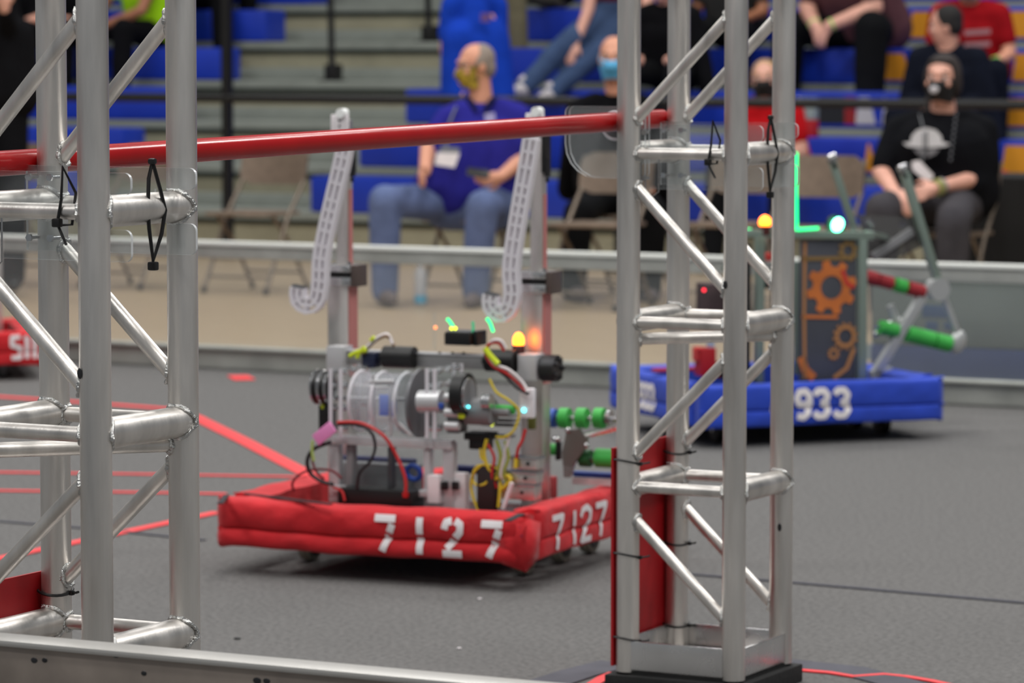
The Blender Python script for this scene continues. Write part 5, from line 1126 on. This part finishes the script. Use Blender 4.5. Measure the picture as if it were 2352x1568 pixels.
seated('spectator in a navy hoodie with black hair just behind the woman in black', 2190, 1, 'lap', shirt=NAV, pants=NAV, hair=BKH, skin=SK2, sleeve=1.9, look=V((-.95, .2, -.15)), build=1.15)
seated('spectator in a neon vest and black trousers seen through the left truss', 345, 3, 'clasp', shirt=NEO, pants=DRK, hair=BKH, skin=SK3, sleeve=.4, fingers=True, turn=R(-20))
seated('spectator in black with white shoes right of the left truss', 476, 4, 'lap', shirt=DRK, pants=DRK, hair=BRH, shoe=mat('white_shoe', (196, 190, 192), .8), skin=SK2, splay=.03, turn=R(27))
seated('spectator in dark trousers at the top of the aisle, second from the left truss', 536, 5, 'lap', shirt=NAV, pants=DRK, hair=BKH, shoe=MATS['white_shoe'], skin=SK2, turn=R(27), splay=.03)
seated('spectator in black between the two left tubes of the left truss', 165, 3, 'lap', shirt=DRK, pants=DRK, hair=BKH, skin=SK2, sleeve=1.8)
seated('spectator in black left of the left truss on the fourth row', 70, 3, 'down', shirt=DRK, pants=DRK, hair=BRH, skin=SK2, sleeve=.7)
# standing figure cut off by the left frame edge
Ys = 20.8
JS = dict(pel=P(-8, 230, Ys), chest=P(-8, 90, Ys), neck=P(-10, -20, Ys), head=P(-12, -95, Ys), ls=P(-80, 5, Ys), rs=P(52-40, 5, Ys), le=P(-100, 110, Ys), lw=P(-90, 200, Ys-.1), lx=P(-88, 235, Ys-.12), re=P(30, 100, Ys), rw=P(10, 20, Ys-.25), rx=P(4, -5, Ys-.28),
          lh=P(-45, 240, Ys), rh=P(26, 240, Ys), lk=P(-45, 440, Ys-.05), rk=P(30, 440, Ys-.05), la=P(-48, 620, Ys), ra=P(30, 622, Ys), lt=P(-48, 655, Ys-.15), rt=P(32, 656, Ys-.15))
person('standing person in black cut off by the left frame edge', JS, SK2, DRK, DRK, BLACK, BRH, voxel=.014, look=V((.2, -.95, 0)), sleeve=1.9, build=1.05)

# small things on the benches
def on_bench(u, k): 
    q = pl(FR, u, 93+(CH-Z0-RZ*k-.25)*370, YB+k*RD+.10); return FR@V((q.x, YB+k*RD+.10, 0))+V((0, 0, Z0+RZ*k+.238))
p = on_bench(1852, 1); t, M = thing('paper_bag', 'pale grey and red bag standing on the bench right of the child', 'bag', p, -TH)
mb = MB(); mb.box((0, 0, .055), (.14, .08, .11), bev=.006); mb.build('bag_bottom', mat('bright_red_paper', (176, 20, 28), .7), t)
mb = MB(); mb.box((0, 0, .18), (.138, .078, .14), bev=.006); mb.build('bag_top', mat('pale_grey_paper', (150, 164, 162), .7), t)
mb = MB(); mb.ball((-.03, -.05, .22), (.032, .02, .032)); mb.build('white_bow', WHITE, t)
p = on_bench(2300, 0); mb = MB(); mb.torus((0, 0, 0), (.2, .6, .5), .06, .012, 20, 8); o = mb.build('strap', mat('orange_red_strap', (190, 52, 36), .7)); o.location = p+V((0, 0, .06)); tag(o, 'curled orange red strap on the bench right of the woman in black', 'strap')

# low padded side board standing behind the far rail on the right
sx0, sx1 = pl(FR, 2006, 720, YF+.5).x, pl(FR, 2900, 720, YF+.5).x
t, M = thing('side_board', 'low grey and blue padded side board behind the clear rail on the right', 'board', fw((sx0+sx1)/2, YF+.5), -TH)
mb = MB(); mb.box((0, 0, .33), (sx1-sx0, .06, .30), bev=.015); mb.build('grey_pad', mat('grey_green_pad', (96, 104, 100), .8, var=.12, scale=3), t)
mb = MB(); mb.box((0, 0, .09), (sx1-sx0, .07, .18), bev=.015); mb.build('blue_pad', mat('slate_blue_pad', (44, 58, 104), .8, var=.15, scale=3), t)
for u, v, wd, hh in ((2150, 715, .12, .05), (2140, 748, .05, .035), (2180, 748, .04, .03)):
    p = pl(M, u, v, -.032); mb = MB(); mb.box((p.x, -.031, p.z), (wd, .004, hh), bev=.001); mb.build('printed_patch', mat('navy_print', (34, 62, 100), .7), t)
# dark scuffs on the near rail
Mn = Mx.Translation(fw((xn0+xn1)/2, YN))@Mx.Rotation(-TH, 4, 'Z'); nr = [o for o in C.objects if o.get('category') == 'guard rail'][1]
for u, v, a_ in ((78, 1516, .006), (102, 1516, .005), (252, 1500, .004), (266, 1504, .006), (330, 1546, .005), (590, 1563, .007), (612, 1564, .006)):
    p = pl(Mn, u, v, -.0282); mb = MB(); mb.ball((p.x, -.0278, p.z), (a_, .0008, a_*.7), u=8, v=5); mb.build('scuff_mark', DKMET, nr)
